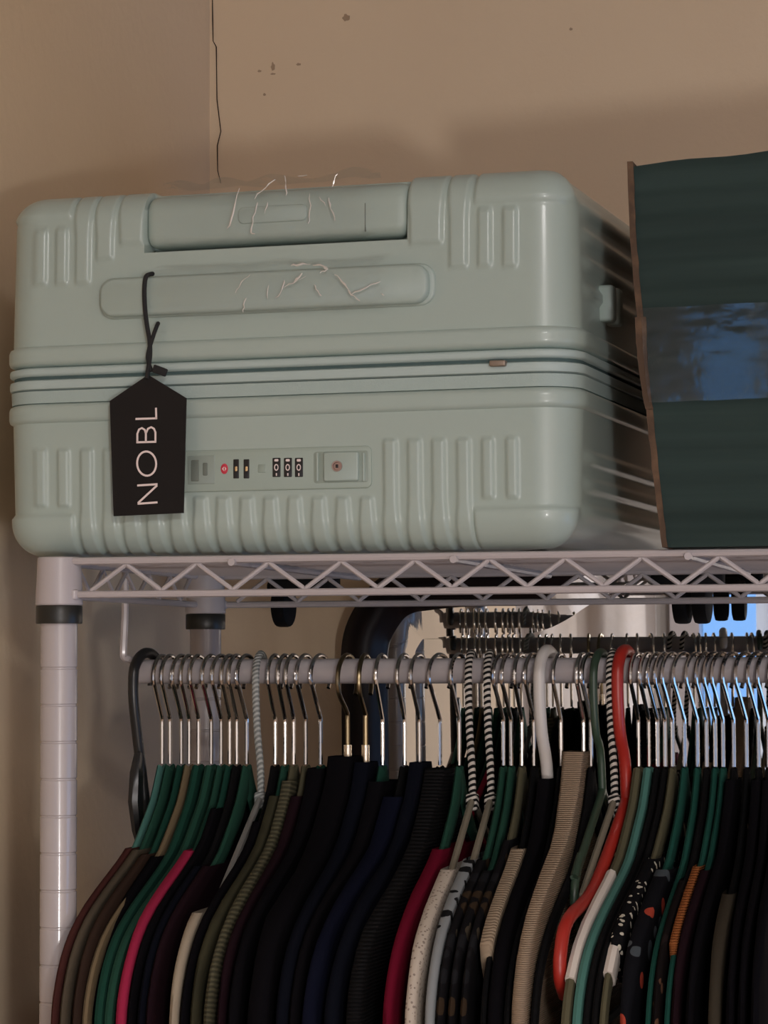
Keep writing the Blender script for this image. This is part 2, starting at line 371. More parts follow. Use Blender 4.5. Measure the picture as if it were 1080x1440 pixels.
def ribs(upper):
    R = []
    for a, b, yt, yb, over in RU if upper else RL:
        ym = (yt+yb)/2; xa, xb = ps(a, ym)[0], ps(b, ym)[0]
        z0, z1 = ps((a+b)/2, yb)[1], ps((a+b)/2, yt)[1]
        if over: (z0, z1) = (z0, 9) if upper else (-9, z1)
        R.append((xa, xb, z0, z1))
    return R
RU = [(46, 69, 320, 404, 0), (76, 98, 318, 403, 0), (104, 130, 280, 402, 1), (133, 162, 272, 368, 1), (166, 205, 272, 346, 1),
      (573, 625, 250, 346, 1), (629, 660, 250, 379, 1), (669, 694, 289, 378, 0), (704, 730, 288, 378, 0),
      (0, 102, 255, 312, 1), (664, 830, 240, 284, 1)]
RL = [(47, 69, 629, 716, 0), (79, 101, 629, 716, 0), (111, 134, 629, 772, 1), (143, 166, 629, 772, 1)]
RL += [(c-12, c+12, 696, 772, 1) for c in (184, 217, 250, 282, 314, 347, 380, 414, 448, 482, 516)]
RL += [(c-12, c+13, 615-.3*i, 772, 1) for i, c in enumerate((549, 583, 617, 652))]
RL += [(675, 698, 613, 704, 0), (709, 732, 612, 704, 0), (0, 106, 722, 772, 1), (664, 830, 710, 772, 1)]
RECX0, RECX1, RECZ = ps(203, 300)[0], ps(572, 300)[0], ps(400, 342)[1]
def shell(name, upper):
    rb = ribs(upper); r = .021; R = .028
    zA, zB = (ZSPLIT_U+.004, ZTOP) if upper else (ZSPLIT_L-.004, .0034)
    sg = 1 if upper else -1; H = abs(zB-zA)-r
    prof = [(0, zA+sg*H*k/52) for k in range(53)]
    prof += [(r*(1-math.cos(a)), zA+sg*(H+r*math.sin(a))) for a in [math.pi/2*k/14 for k in range(1, 15)]]
    prof += [(r+.006, zB), (r+.030, zB)]
    pn = [(1, 0)]*53+[(math.cos(math.pi/2*k/14), math.sin(math.pi/2*k/14)) for k in range(1, 15)]+[(0, 1)]*2
    per = []                              # perimeter samples: base point, normal, arc centre or None
    nF = 300
    for k in range(nF+1): per.append(((R+(W-2*R)*k/nF, 0), (0, -1), 'f'))
    for k in range(1, 16): a = math.pi/2*k/16; per.append(((W-R+R*math.sin(a), R-R*math.cos(a)), (math.sin(a), -math.cos(a)), 'c'))
    for k in range(41): per.append(((W, R+(D-2*R)*k/40), (1, 0), 'r'))
    for k in range(1, 8): a = math.pi/2*k/8; per.append(((W-R+R*math.cos(a), D-R+R*math.sin(a)), (math.cos(a), math.sin(a)), 'c'))
    for k in range(31): per.append(((W-R-(W-2*R)*k/30, D), (0, 1), 'b'))
    for k in range(1, 8): a = math.pi/2*k/8; per.append(((R-R*math.sin(a), D-R+R*math.cos(a)), (-math.sin(a), math.cos(a)), 'c'))
    for k in range(31): per.append(((0, D-R-(D-2*R)*k/30), (-1, 0), 'l'))
    for k in range(1, 16): a = math.pi/2*k/16; per.append(((R-R*math.cos(a), R-R*math.sin(a)), (-math.cos(a), -math.sin(a)), 'c'))
    V = []; h = .0025
    for (ins, z), (nh, nz) in zip(prof, pn):
        for (b, n, side) in per:
            x, y = b; vz = z
            d = 0
            if side in 'fc' and n[1] < -.15:
                for xa, xb, z0, z1 in rb:
                    big = xb-xa > .035
                    wd = .0028 if big else .0036
                    gx = max(0, .0022*(1-(abs(z-zB)/.03))) if (not big and (z1 > 8 or z0 < -8)) else 0
                    t = sbox(x, xa-gx, xb+gx, wd)
                    if t: d = max(d, t*sbox(z, z0, z1, .0034))
                d *= min(1, (-n[1]-.15)/.3)
            elif side == 'r' or (side == 'c' and n[0] > .15):
                for zc in ((.085, .066, .048, .030) if upper else (.030, .048, .066)):
                    t = sbox(abs(z-zB), zc-.0135, zc-.001, .004) if side == 'r' else 0
                    d = max(d, t*sbox(y, R+.004, D-R, .01))
            d = d*h
            tp = .0026*(1-abs(z-zA)/abs(zB-zA)) - .0013      # slight swell toward the seam
            x = x+n[0]*(d*nh+tp-ins); y = y+n[1]*(d*nh+tp-ins); vz = z+sg*nz*d
            if upper and z > RECZ and RECX0 < b[0] < RECX1 and side == 'f':
                lo = max(0, (RECZ+.004-z)/.004)
                y = max(y, .0185)
            V.append((x, y, vz))
    m = len(per); q = [(i*m+k, i*m+(k+1) % m, (i+1)*m+(k+1) % m, (i+1)*m+k) for i in range(len(prof)-1) for k in range(m)]
    q.append(tuple(range((len(prof)-1)*m, len(prof)*m)))
    return MB().add(V, q).build(name, M_SUIT, sc, sharp=60)
shell('upper_shell', True); shell('lower_shell', False)
def ringed(name, prof, m, n=12):
    """profile of (outward offset, z) swept round the suitcase"""
    R = .028; V = []; per = []
    for cx, cy, a0 in ((W-R, R, -90), (W-R, D-R, 0), (R, D-R, 90), (R, R, 180)):
        for k in range(n+1):
            a = math.radians(a0+90*k/n); per.append((cx, cy, math.cos(a), math.sin(a)))
    for o, z in prof: V += [(cx+c*(R+o), cy+s*(R+o), z) for cx, cy, c, s in per]
    M = len(per); K = len(prof)
    q = [(i*M+k, i*M+(k+1) % M, ((i+1) % K)*M+(k+1) % M, ((i+1) % K)*M+k) for i in range(K) for k in range(M)]
    return MB().add(V, q).build(name, m, sc, sharp=50)
def zz(y): return ps(15, y)[1]
def bulge(o, z0, z1, n=7):
    h = (z1-z0)/2; return [(-.006, z0)]+[(-.001+o*min(1, 1.25*math.sin(math.pi*k/n)**.5), z0+(z1-z0)*k/n) for k in range(n+1)]+[(-.006, z1)]
ringed('upper_band', bulge(.0052, zz(518), zz(487)), M_SUIT)
ringed('lower_band', bulge(.0050, zz(599), zz(568)), M_SUIT)
ringed('upper_seal', bulge(.0046, zz(532.2), zz(518.3), 6), M_SEAL)
ringed('lower_seal', bulge(.0046, zz(552), zz(534.6), 6), M_SEAL)
ringed('zip_tape', [(-.006, zz(569)), (.0020, zz(569)), (.0024, zz(552)), (-.006, zz(552))], M_ZIP)
ringed('seam_gap', [(-.010, zz(540)), (.0005, zz(540)), (.0005, zz(530)), (-.010, zz(530))], M_GAP)
zx, zz_ = ps(703, 511); MB().rbox(zx-.0055, zx+.0055, -.0075, -.001, zz_-.0026, zz_+.0014, .001).build('zip_pull', mat('zip_pull_metal', (.30, .24, .19), .5, metal=.6, bump=(300, .2, .0004)), sc)
# pull-out handle in its recess
gx0, gx1 = ps(204, 300)[0], ps(571, 300)[0]; gz0, gz1 = ps(400, 338)[1], ps(400, 262)[1]
g = MB()
prof = [(.018, gz0)]+[(.0085-.0085*math.sin(a)+.0015, gz0+.0085-.0085*math.cos(a)) for a in [math.pi/2*k/6 for k in range(7)]]
prof += [(.0015+.014*(1-math.cos(a)), gz1-.014+.014*math.sin(a)) for a in [math.pi/2*k/8 for k in range(9)]]+[(.018, gz1)]
V = []; nx = 40; m = len(prof)
for i in range(nx+1):
    x = gx0+(gx1-gx0)*(.5-.5*math.cos(math.pi*i/nx)); e = min(x-gx0, gx1-x); t = 1 if e > .008 else 1-(1-max(e, .0)/.008)**2
    t = math.sqrt(t) if t < 1 else 1
    zc = (gz0+gz1)/2+.004
    V += [(x, .018-(.018-y)*(.72+.28*t), zc+(z-zc)*(.78+.22*t)) for y, z in prof]
q = [(i*m+k, i*m+k+1, (i+1)*m+k+1, (i+1)*m+k) for i in range(nx) for k in range(m-1)]+[tuple(range(m)), tuple(range(nx*m, nx*m+m))]
q += [(i*m, (i+1)*m, (i+1)*m+m-1, i*m+m-1) for i in range(nx)]
grip = g.add(V, q).build('pull_handle', M_GRIP, sc)
bx0, bz0 = ps(334, 315); bx1, bz1 = ps(431, 286)
MB().plate(rrect(bx0, bx1, bz0, bz1, .004), .0004, .004, .0008).build('release_button', M_GRIP, grip)
MB().plate(rrect(ps(512, 300)[0], ps(513.2, 300)[0], ps(512, 325)[1], ps(512, 285)[1], .0002, 2), .0012, .003, .0002).build('mould_line', M_SLOT, grip)
# carry handle: shallow oval dish, flexible strap
hx0, hz0 = ps(141, 452); hx1, hz1 = ps(613, 373)
hz0 = ps(377, 440)[1]; hz1 = ps(377, 381)[1]
MB().plate(rrect(hx0, hx1, hz0, hz1, .011, 8), -.0022, .004, .0016).build('handle_surround', M_SUIT, sc)
ch = MB(); nx = 60; V = []; a0, a1 = ps(146, 410)[0], ps(606, 410)[0]; zl, zh = hz0+.0012, hz1-.0012
out = rrect(a0, a1, zl, zh, .010, 8)
hd = MB().plate(out, -.0085, -.001, .0022).build('carry_handle', M_GRIP, sc)
# lock panel
lx0, lx1 = ps(150, 660)[0], ps(523, 660)[0]; lz0, lz1 = ps(400, 689)[1], ps(400, 630)[1]
lk = MB().plate(rrect(lx0, lx1, lz0, lz1, .004), -.0012, .003, .0006).build('lock_panel', M_LOCK, sc)
def lp(x0, x1, y0, y1, d0, d1, m, name, par=None, r=.0008, b=.0003):
    a, c = ps(x0, (y0+y1)/2), ps(x1, (y0+y1)/2); h0, h1 = ps((x0+x1)/2, y1)[1], ps((x0+x1)/2, y0)[1]
    return MB().plate(rrect(a[0], c[0], h0, h1, r, 3), d0, d1, b).build(name, m, par or lk)
lp(265, 303, 641, 681, -.0016, 0, mat('frosted_plate', (.285, .34, .305), .35, bump=(400, .1, .0003)), 'zip_dock')
lp(270, 281, 647, 677, -.0020, 0, M_SLOT, 'zip_slot'); lp(286.5, 293, 651, 669, -.0020, 0, M_SLOT, 'zip_slot')
cx, cz = ps(316.5, 659.5); n = 20; rr = .0031
MB().plate([(cx+rr*.85*math.cos(2*math.pi*k/n), cz+rr*1.15*math.sin(2*math.pi*k/n)) for k in range(n)], -.0016, 0, .0002).build('red_emblem', M_RED, lk)
for sx in (-1, 1):                      # two pale facing chevrons that make a lozenge
    s = .00125
    MB().plate([(cx+sx*.0003, cz+s*1.25), (cx+sx*s*1.3, cz), (cx+sx*.0003, cz-s*1.25), (cx+sx*.0003, cz-s*.45), (cx+sx*.00065, cz), (cx+sx*.0003, cz+s*.45)][::sx], -.0018, -.0010, .0001).build('emblem_chevron', M_PRINT, lk)
for a in (329, 343.5):
    o = lp(a, a+8, 646, 673, -.0016, 0, M_BLACKP, 'zip_keeper', r=.0005)
    lp(a+2.6, a+6, 656, 663, -.0021, -.0012, M_BRASS, 'keeper_pin', par=o, r=.0005)
lp(363.5, 375, 653, 665, -.0015, 0, mat('relief_plate', (.29, .355, .31), .5, bump=(400, .1, .0003)), 'relief_square')
for a in (384, 400, 415.5):
    o = lp(a, a+11.5, 644, 671, -.0015, 0, M_BLACKP, 'dial_window', r=.0006)
    x, z = ps(a+5.8, 657.5); n = 16
    V = [(x+r*.72*math.cos(2*math.pi*k/n)*(1.0), y, z+r*1.1*math.sin(2*math.pi*k/n)) for y in (-.0021, -.0013) for r in (.0021, .0014) for k in range(n)]
    q = [(k, (k+1) % n, n+(k+1) % n, n+k) for k in range(n)]+[(2*n+k, k, n*0+(k+1) % n, 2*n+(k+1) % n) for k in range(n)]+[(n+k, 3*n+k, 3*n+(k+1) % n, n+(k+1) % n) for k in range(n)]
    MB().add(V, q).build('digit_zero', M_PRINT, o)
    lp(a+5.1, a+6.6, 665.5, 669.5, -.0020, -.0013, M_PRINT, 'digit_one', par=o, r=.0002, b=.0001)
    lp(a+3.0, a+8.6, 645.8, 649.3, -.0020, -.0013, M_PRINT, 'digit_part', par=o, r=.0006, b=.0001)
lp(442, 519, 634.5, 679, -.0014, 0, mat('button_well', (.28, .34, .30), .5, bump=(400, .1, .0003)), 'button_well', r=.0018)
pb = lp(457, 506, 636, 677, -.0040, 0, M_GRIP, 'push_button', r=.0015, b=.0010)
lp(446, 449, 637, 677, -.0024, 0, M_GRIP, 'button_rim', r=.0005); lp(511, 514, 637, 677, -.0024, 0, M_GRIP, 'button_rim', r=.0005)
cx, cz = ps(474, 655.5, -.004)
kr = MB(); n = 20
V = [(cx+r*math.cos(2*math.pi*k/n), y, cz+r*math.sin(2*math.pi*k/n)) for r, y in ((.0037, -.0038), (.0036, -.0047), (.0026, -.0047), (.0023, -.0041)) for k in range(n)]
q = [(i*n+k, i*n+(k+1) % n, (i+1)*n+(k+1) % n, (i+1)*n+k) for i in range(3) for k in range(n)]+[tuple(range(3*n, 4*n))]
kh = kr.add(V, q).build('keyhole', M_KEY, pb)
MB().plate([(cx-.0009, cz-.0012), (cx+.0009, cz-.0012), (cx+.0009, cz+.0012), (cx-.0009, cz+.0012)], -.0046, -.0040, .0001).build('key_slot', M_BLACKP, kh) if False else \
    MB().plate([(cx-.0009, cz-.0012), (cx+.0009, cz-.0012), (cx+.0009, cz+.0012), (cx-.0009, cz+.0012)], -.0046, -.0040, .0001).build('key_slot', M_BLACKP, pb)
# side foot (two pads) on the right flank, side wheels at the back
def pl(px, py):
    r = ray(px, py); o = SORG+EX*W; k = (o-CAM).dot(EX)/r.dot(EX); p = CAM+r*k-SORG; return p.dot(EY), p.z
fy, fz = pl(861, 437); fy -= .027
for a, b, h in ((-.016, -.003, .025), (.004, .019, .026)):
    MB().rbox(W-.002, W+.010, fy+a, fy+b, fz-h/2, fz+h/2, .0025, 3).build('side_foot', M_GRIP, sc)
for x, s in ((.036, 1), (W-.030, -1)):
    for top in (0, 1):
        z0 = .0 if not top else ZTOP-.046
        xc = .009 if s > 0 and not top else x
        hs = MB().rbox(x-.031, x+.031, D-.006, D+.016, z0-.012 if not top else z0, z0+.044, .006).build('wheel_housing', M_WHEEL, sc)
        zc = -.022 if not top else ZTOP-.055
        MB().rbox(xc-.010, xc+.010, D+.004, D+.030, zc+.008, zc+.022, .004).build('caster_fork', M_WHEEL, hs)
        for o in ((-.0085, .0085) if s < 0 or top else (0,)):
            wv = MB(); n = 22; R_ = .0195
            pr = [(R_*.75, -.0068), (R_*.96, -.0058), (R_, -.003), (R_, .003), (R_*.96, .0058), (R_*.75, .0068)]
            V = [(xc+o+dx, D+.024+r*math.cos(2*math.pi*k/n), zc+r*math.sin(2*math.pi*k/n)) for r, dx in pr for k in range(n)]
            q = [(i*n+k, i*n+(k+1) % n, (i+1)*n+(k+1) % n, (i+1)*n+k) for i in range(5) for k in range(n)]+[tuple(range(n)), tuple(range(5*n, 6*n))]
            wv.add(V, q).build('wheel', M_WHEEL, hs, sharp=25)
# crumpled clear film left on both handles
fm = bpy.data.materials.new('clear_film'); fm.use_nodes = True; nt = fm.node_tree; N = nt.nodes; N.clear()
mo = N.new('ShaderNodeOutputMaterial'); mx = N.new('ShaderNodeMixShader'); tr = N.new('ShaderNodeBsdfTransparent'); gl = N.new('ShaderNodeBsdfGlossy')
gl.inputs['Roughness'].default_value = .2; gl.inputs['Color'].default_value = (1, .96, .92, 1); tr.inputs['Color'].default_value = (.99, .99, .99, 1)
fr = N.new('ShaderNodeFresnel'); fr.inputs['IOR'].default_value = 1.45
tcn = N.new('ShaderNodeTexCoord'); nn = N.new('ShaderNodeTexNoise'); nn.inputs['Scale'].default_value = 120; nn.inputs['Detail'].default_value = 3
bp = N.new('ShaderNodeBump'); bp.inputs['Strength'].default_value = .5; bp.inputs['Distance'].default_value = .002
L = nt.links; L.new(tcn.outputs['Object'], nn.inputs['Vector']); L.new(nn.outputs['Fac'], bp.inputs['Height']); L.new(bp.outputs['Normal'], gl.inputs['Normal'])
mul = N.new('ShaderNodeMath'); mul.operation = 'MULTIPLY_ADD'; mul.inputs[1].default_value = .20; mul.inputs[2].default_value = .022
L.new(fr.outputs[0], mul.inputs[0]); L.new(mul.outputs[0], mx.inputs[0]); L.new(tr.outputs[0], mx.inputs[1]); L.new(gl.outputs[0], mx.inputs[2]); L.new(mx.outputs[0], mo.inputs[0])
def film(name, par, xa, xb, path, seed, amp):
    """open sleeve: path = list of (y, z, looseness) from under the handle round its front and over the top"""
    nx = 64; m = len(path); V = []
    for i in range(nx+1):
        for k, (y, z, lo) in enumerate(path):
            e = (math.sin(k*1.3+seed)*.012+.008*math.sin(k*2.9+seed*2)); t = i/nx
            x = xa+(xb-xa)*t+.35*e*abs(2*t-1)**3
            p = Vector((x*60+seed, z*60, y*60))
            f = abs(noise.noise(p*.55))*1.6+.5*abs(noise.noise(p*1.4))-.35
            g2 = noise.noise(p*.8+Vector((7, 3, 1)))
            V.append((x, y-amp*lo*max(f, -.2), z+amp*1.3*lo*g2))
    q = [(i*m+k, i*m+k+1, (i+1)*m+k+1, (i+1)*m+k) for i in range(nx) for k in range(m-1)]
    o = MB().add(V, q).build(name, fm, par, smooth=False); o['label'] = 'crumpled clear plastic film'; return o
def fpath(pts, n):
    P = smooth_path([(0, y, z) for y, z, l in pts], n); L_ = [p[2] for p in pts]; R = []
    for i, p in enumerate(P):
        t = i/n; k = min(int(t), len(L_)-2); R.append((p.y, p.z, L_[k]+(L_[k+1]-L_[k])*(t-k)))
    return R
film('plastic_film', grip, ps(222, 300)[0], ps(520, 300)[0],
     fpath([(.006, gz0-.001, .3), (-.0012, gz0+.004, .6), (-.0022, (gz0+gz1)/2, .9), (-.001, gz1-.008, 1.2), (.004, gz1+.006, 2.2), (.012, gz1+.011, 2.4), (.022, gz1+.006, 1.5)], 5), 3.1, .0021)
film('plastic_film', hd, ps(233, 410)[0], ps(546, 400)[0],
     fpath([(-.004, zl-.003, .6), (-.0105, zl-.001, .6), (-.0115, (zl+zh)/2, .9), (-.0112, zh-.001, 1.1), (-.007, zh+.0055, 1.5), (-.002, zh+.008, 1.0)], 5), 9.7, .0018)

fold = bpy.data.materials.new('fold_glint'); fold.use_nodes = True; nt = fold.node_tree; N = nt.nodes; N.clear(); L = nt.links
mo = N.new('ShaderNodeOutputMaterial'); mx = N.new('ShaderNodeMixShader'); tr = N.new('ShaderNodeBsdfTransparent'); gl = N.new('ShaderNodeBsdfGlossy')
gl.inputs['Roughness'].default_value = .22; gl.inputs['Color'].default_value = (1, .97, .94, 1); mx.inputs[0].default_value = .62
df = N.new('ShaderNodeBsdfDiffuse'); df.inputs[0].default_value = (.95, .92, .88, 1); m2 = N.new('ShaderNodeMixShader'); m2.inputs[0].default_value = .55; gl.inputs['Roughness'].default_value = .3  # whitish diffuse puts the lamp's glints into the creases' own colour
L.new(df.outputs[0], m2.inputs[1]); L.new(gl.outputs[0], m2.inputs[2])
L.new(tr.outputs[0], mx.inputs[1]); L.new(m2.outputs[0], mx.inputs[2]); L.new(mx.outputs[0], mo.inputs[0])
def glint_folds(par, d, lines):
    b = MB()
    for wd, pts in lines:
        P = smooth_path([(ps(x, y, d)[0], d-.0004*(k % 2), ps(x, y, d)[1]) for k, (x, y) in enumerate(pts)], 3); m = len(P)
        wd *= 1.25; P = [p+Vector((.0012*noise.noise(p*420), 0, .0012*noise.noise(p*380+Vector((5, 0, 2))))) for p in P]
        b.tube(P, [wd*.00042*(.25+.75*math.sin(math.pi*(k+.5)/m))*max(.25, 1+1.1*noise.noise(p*600)) for k, p in enumerate(P)], 6)
    b.build('fold_glint', fold, par, smooth=True)['label'] = 'creases in the clear film with glints whitened in'
f1, f2 = [o for o in bpy.data.objects if o.name.startswith('plastic_film')]
glint_folds(f1, -.0042, [(1, [(336, 265), (328, 300), (320, 322)]), (1.2, [(386, 252), (374, 262), (358, 279)]), (1.1, [(400, 246), (402, 258), (403, 276)]), (1.1, [(362, 286), (357, 306), (353, 327), (360, 329)]),
                   (.8, [(435, 273), (436, 296), (434, 315)]), (1, [(476, 243), (470, 252), (467, 263)]), (1.1, [(462, 278), (466, 294), (471, 309)]), (.7, [(418, 246), (432, 248)]), (.6, [(376, 285), (372, 300)]), (.6, [(448, 276), (459, 290)])])
glint_folds(f2, -.0128, [(.7, [(351, 386), (340, 398), (330, 412)]), (.9, [(345, 420), (343, 432), (341, 441)]), (1, [(400, 393), (396, 408), (388, 420)]), (.7, [(398, 405), (412, 398), (430, 390)]),
                   (1.3, [(410, 374), (422, 372), (436, 371)]), (1.5, [(440, 372), (450, 373), (460, 378), (450, 384)]), (1.2, [(424, 384), (418, 392), (412, 395)]), (1, [(441, 401), (446, 410), (451, 416)]),
                   (1.3, [(472, 386), (482, 396), (492, 410)]), (1.4, [(490, 408), (497, 416), (506, 424)]), (1, [(494, 413), (515, 404), (535, 395)]), (.6, [(378, 400), (375, 420)]), (.6, [(536, 412), (541, 417)])])
# ================================================================ LUGGAGE TAG
tg = empty('luggage_tag', SORG+EX*ps(208, 620)[0]+EY*-.016+Vector((0, 0, ps(208, 724)[1])), 'black paper tag with white lettering hanging on a cord from the suitcase handle', 'tag', rz=SA)
TOFF = Vector((ps(208, 620)[0], -.016, ps(208, 724)[1])); TY = -.0125
def tp(x, y): a = ps(x, y, TY); return Vector((a[0], a[1]))
out = [tp(*p) for p in ((160, 726), (258.5, 721.5), (262.5, 560), (208.5, 527), (154.5, 564))]
MB().plate([(p.x, p.y) for p in out], TY-.0005, TY+.0003, .0001).build('card', M_TAG, tg, TOFF, smooth=False)
card = tg.children[0]
def stroke(name, pts, wd=1.75, closed=False):
    """flat printed stroke through photo pixels"""
    P = [tp(*p) for p in pts]; hw = wd*.00049/2*1.0; L_, R_ = [], []; m = len(P)
    for i in range(m):
        a = P[i-1] if i or closed else P[0]; b = P[(i+1) % m] if i < m-1 or closed else P[-1]
        t = (b-a).normalized(); nn = Vector((-t.y, t.x))
        L_.append(P[i]+nn*hw); R_.append(P[i]-nn*hw)
    V = [(p.x, y, p.y) for y in (TY-.00065, TY-.0004) for p in L_+R_]
    q = []
    for i in range(m if closed else m-1):
        j = (i+1) % m; q += [(i, j, m+j, m+i), (2*m+i, 3*m+i, 3*m+j, 2*m+j), (i, 2*m+i, 2*m+j, j), (m+i, m+j, 3*m+j, 3*m+i)]
    return V, q
def letter(name, strokes):
    b = MB()
    for s in strokes: b.add(*stroke(name, *s))
    b.build(name, M_PRINT, card, TOFF, smooth=False)
wd = 2.8
letter('letter_n', [([(222, 706.5), (194, 708.5)], wd), ([(194.5, 707.5), (221.5, 682.5)], wd), ([(222, 681), (193.5, 682.8)], wd)])
letter('letter_o', [([(206.7+13.4*math.cos(2*math.pi*k/30), 652-17.0*math.sin(2*math.pi*k/30)+.05*13.4*math.cos(2*math.pi*k/30)) for k in range(30)], wd, True)])
def arc(cx, cy, rx, ry): return [(cx-rx*math.sin(math.pi*k/12)+0, cy+ry*math.cos(math.pi*k/12)) for k in range(13)]
letter('letter_b', [([(220.5, 621.5), (192, 622.3)], wd), ([(206, 622), (206, 609), (209, 604.5), (213.5, 603), (218, 605), (219.5, 609), (219.5, 621.5)][::-1], wd),
                    ([(193.3, 622.2), (193.3, 609), (195.5, 603.5), (199.5, 602), (203.5, 604), (206, 609)], wd)] if False else
       [([(220.3, 621.3), (192.2, 622.1)], wd), ([(193.6, 622), (193.6, 610), (196, 604), (200, 602), (204, 604.5), (205.6, 610), (205.6, 621.7)], wd),
        ([(219, 621.3), (219, 608), (217, 603), (213, 600.8), (208.5, 603), (205.8, 609)], wd)])
letter('letter_l', [([(221.5, 588.3), (191, 589.3)], wd), ([(220.2, 589), (219.8, 573.5)], wd)])
def cpt(x, y, d): a = ps(x, y, d); return (a[0], d, a[1])
cords = MB()
loop = smooth_path([cpt(215, 385, -.0045), cpt(210, 386, -.0085), cpt(205, 390, -.0112), cpt(203, 410, -.0112), cpt(204.5, 440, -.0112), cpt(207.5, 462, -.0105), cpt(210.5, 480, -.0100), cpt(211, 500, -.0102), cpt(208, 522, -.0125), cpt(206.5, 533, -.0140)], 5)
cords.tube(loop, .00155, 8)
loop2 = smooth_path([cpt(222.5, 454.5, -.0046), cpt(220, 460, -.0085), cpt(215, 474, -.0098), cpt(209.5, 492, -.0103), cpt(208, 505, -.0105), cpt(213, 522, -.0118)], 5)
cords.tube(loop2, .00145, 8)
cords.build('cord', M_CORD, tg, TOFF)
a, b = cpt(215, 517.5, -.0122), cpt(235, 525, -.0122)
br = MB().rbox(-.0052, .0052, -.0014, .0014, -.0027, .0027, .0008); ang = math.atan2(b[2]-a[2], b[0]-a[0])
mid = Vector(((a[0]+b[0])/2, -.0125, (a[2]+b[2])/2))
br.v = [Vector((p.x*math.cos(ang)-p.z*math.sin(ang), p.y, p.x*math.sin(ang)+p.z*math.cos(ang)))+mid for p in br.v]
br.build('cord_toggle', M_CORD, tg, TOFF)

# ================================================================ GREEN BOX
bm_ = bpy.data.materials.new('green_corrugated'); bm_.use_nodes = True; nt = bm_.node_tree; N = nt.nodes; L = nt.links; b = N['Principled BSDF']
b.inputs['Roughness'].default_value = .75; b.inputs['Specular IOR Level'].default_value = .25
tc = N.new('ShaderNodeTexCoord'); n1 = N.new('ShaderNodeTexNoise'); mp = N.new('ShaderNodeMapping'); mp.inputs['Scale'].default_value = (2, 2, 55)
n1.inputs['Scale'].default_value = 1.2; n1.inputs['Detail'].default_value = 3
L.new(tc.outputs['Object'], mp.inputs['Vector']); L.new(mp.outputs['Vector'], n1.inputs['Vector'])
r = N.new('ShaderNodeValToRGB'); r.color_ramp.elements[0].position = .3; r.color_ramp.elements[1].position = .7
r.color_ramp.elements[0].color = (.014, .028, .026, 1); r.color_ramp.elements[1].color = (.025, .046, .043, 1)
L.new(n1.outputs['Fac'], r.inputs['Fac']); L.new(r.outputs['Color'], b.inputs['Base Color'])
BX = empty('cardboard_box', (.53, .12, 1.6955), 'dark green corrugated cardboard box with clear tape beside the suitcase', 'box'); BO = BX.location.copy()
BF, BD, ZB0 = -.012, .30, 1.6957
def edge_x(z):                       # left edge of the front, worn and bulging
    pts = [(1.690, .4236), (1.6957, .4232), (1.742, .4180), (1.786, .4140), (1.800, .4115), (1.823, .4095), (1.846, .4085), (1.862, .4070), (1.90, .4042), (1.9475, .4026), (1.96, .4026)]
    for (a, xa), (c, xc) in zip(pts, pts[1:]):
        if a <= z <= c: return xa+(xc-xa)*(z-a)/(c-a)
    return pts[-1][1]
def top_z(x): return 1.9472+(x-.4026)*.055+.0006*math.sin(x*90)
def fy_(x, z): return BF-.0205*(x-.41)+.0007*math.sin(z*2*math.pi/.0158)+.0005*noise.noise(Vector((x*20, z*30, 1)))-.002*math.sin(max(0, min(1, (z-1.70)/.25))*math.pi)
nx, nz = 24, 130; V = []; XE = .70
for j in range(nz+1):
    for i in range(nx+1):
        z = ZB0+(1.9472-ZB0)*j/nz; x = edge_x(z)+.0015+(XE-edge_x(z))*(i/nx); zt = ZB0+(top_z(x)-ZB0)*j/nz
        V.append((x, fy_(x, z), zt))
m1 = len(V); V += [(p[0]+(.0 if True else 0), BD, p[2]) for p in V[:m1]]
q = [(j*(nx+1)+i, j*(nx+1)+i+1, (j+1)*(nx+1)+i+1, (j+1)*(nx+1)+i) for j in range(nz) for i in range(nx)]
q += [tuple(m1+a for a in f[::-1]) for f in q]
bd = [i for i in range(nx+1)]+[j*(nx+1)+nx for j in range(1, nz+1)]+[nz*(nx+1)+i for i in range(nx-1, -1, -1)]+[j*(nx+1) for j in range(nz-1, 0, -1)]
q += [(bd[k], bd[(k+1) % len(bd)], m1+bd[(k+1) % len(bd)], m1+bd[k]) for k in range(len(bd))]
MB().add(V, q).build('body', bm_, BX, BO)
def side_strip(name, z0, z1, w0, w1, dy, m, n=14):
    V = []
    for j in range(n+1):
        z = z0+(z1-z0)*j/n; x = edge_x(z)+.0006*noise.noise(Vector((z*160, 3, w0*900))); wd = w0+(w1-w0)*j/n+.0006*noise.noise(Vector((z*220, 9, 2)))
        for a, c in ((0, 0), (wd, 0), (wd, .25), (0, .25)): V.append((x+a-wd*.45, BF-dy+c-.0012, z))
    q = [(j*4+k, j*4+(k+1) % 4, (j+1)*4+(k+1) % 4, (j+1)*4+k) for j in range(n) for k in range(4)]+[(0, 1, 2, 3), (n*4, n*4+1, n*4+2, n*4+3)]
    o = MB().add(V, q).build(name, m, BX, BO, smooth=False); o['label'] = 'bare brown cardboard edge'; return o
side_strip('flap_edge', 1.846, 1.9495, .0042, .0038, .0016, M_BROWN)
side_strip('flap_edge', 1.786, 1.8465, .0050, .0075, .0024, M_BROWN)
side_strip('flap_edge', 1.6957, 1.787, .0036, .0044, .0012, M_BROWN)
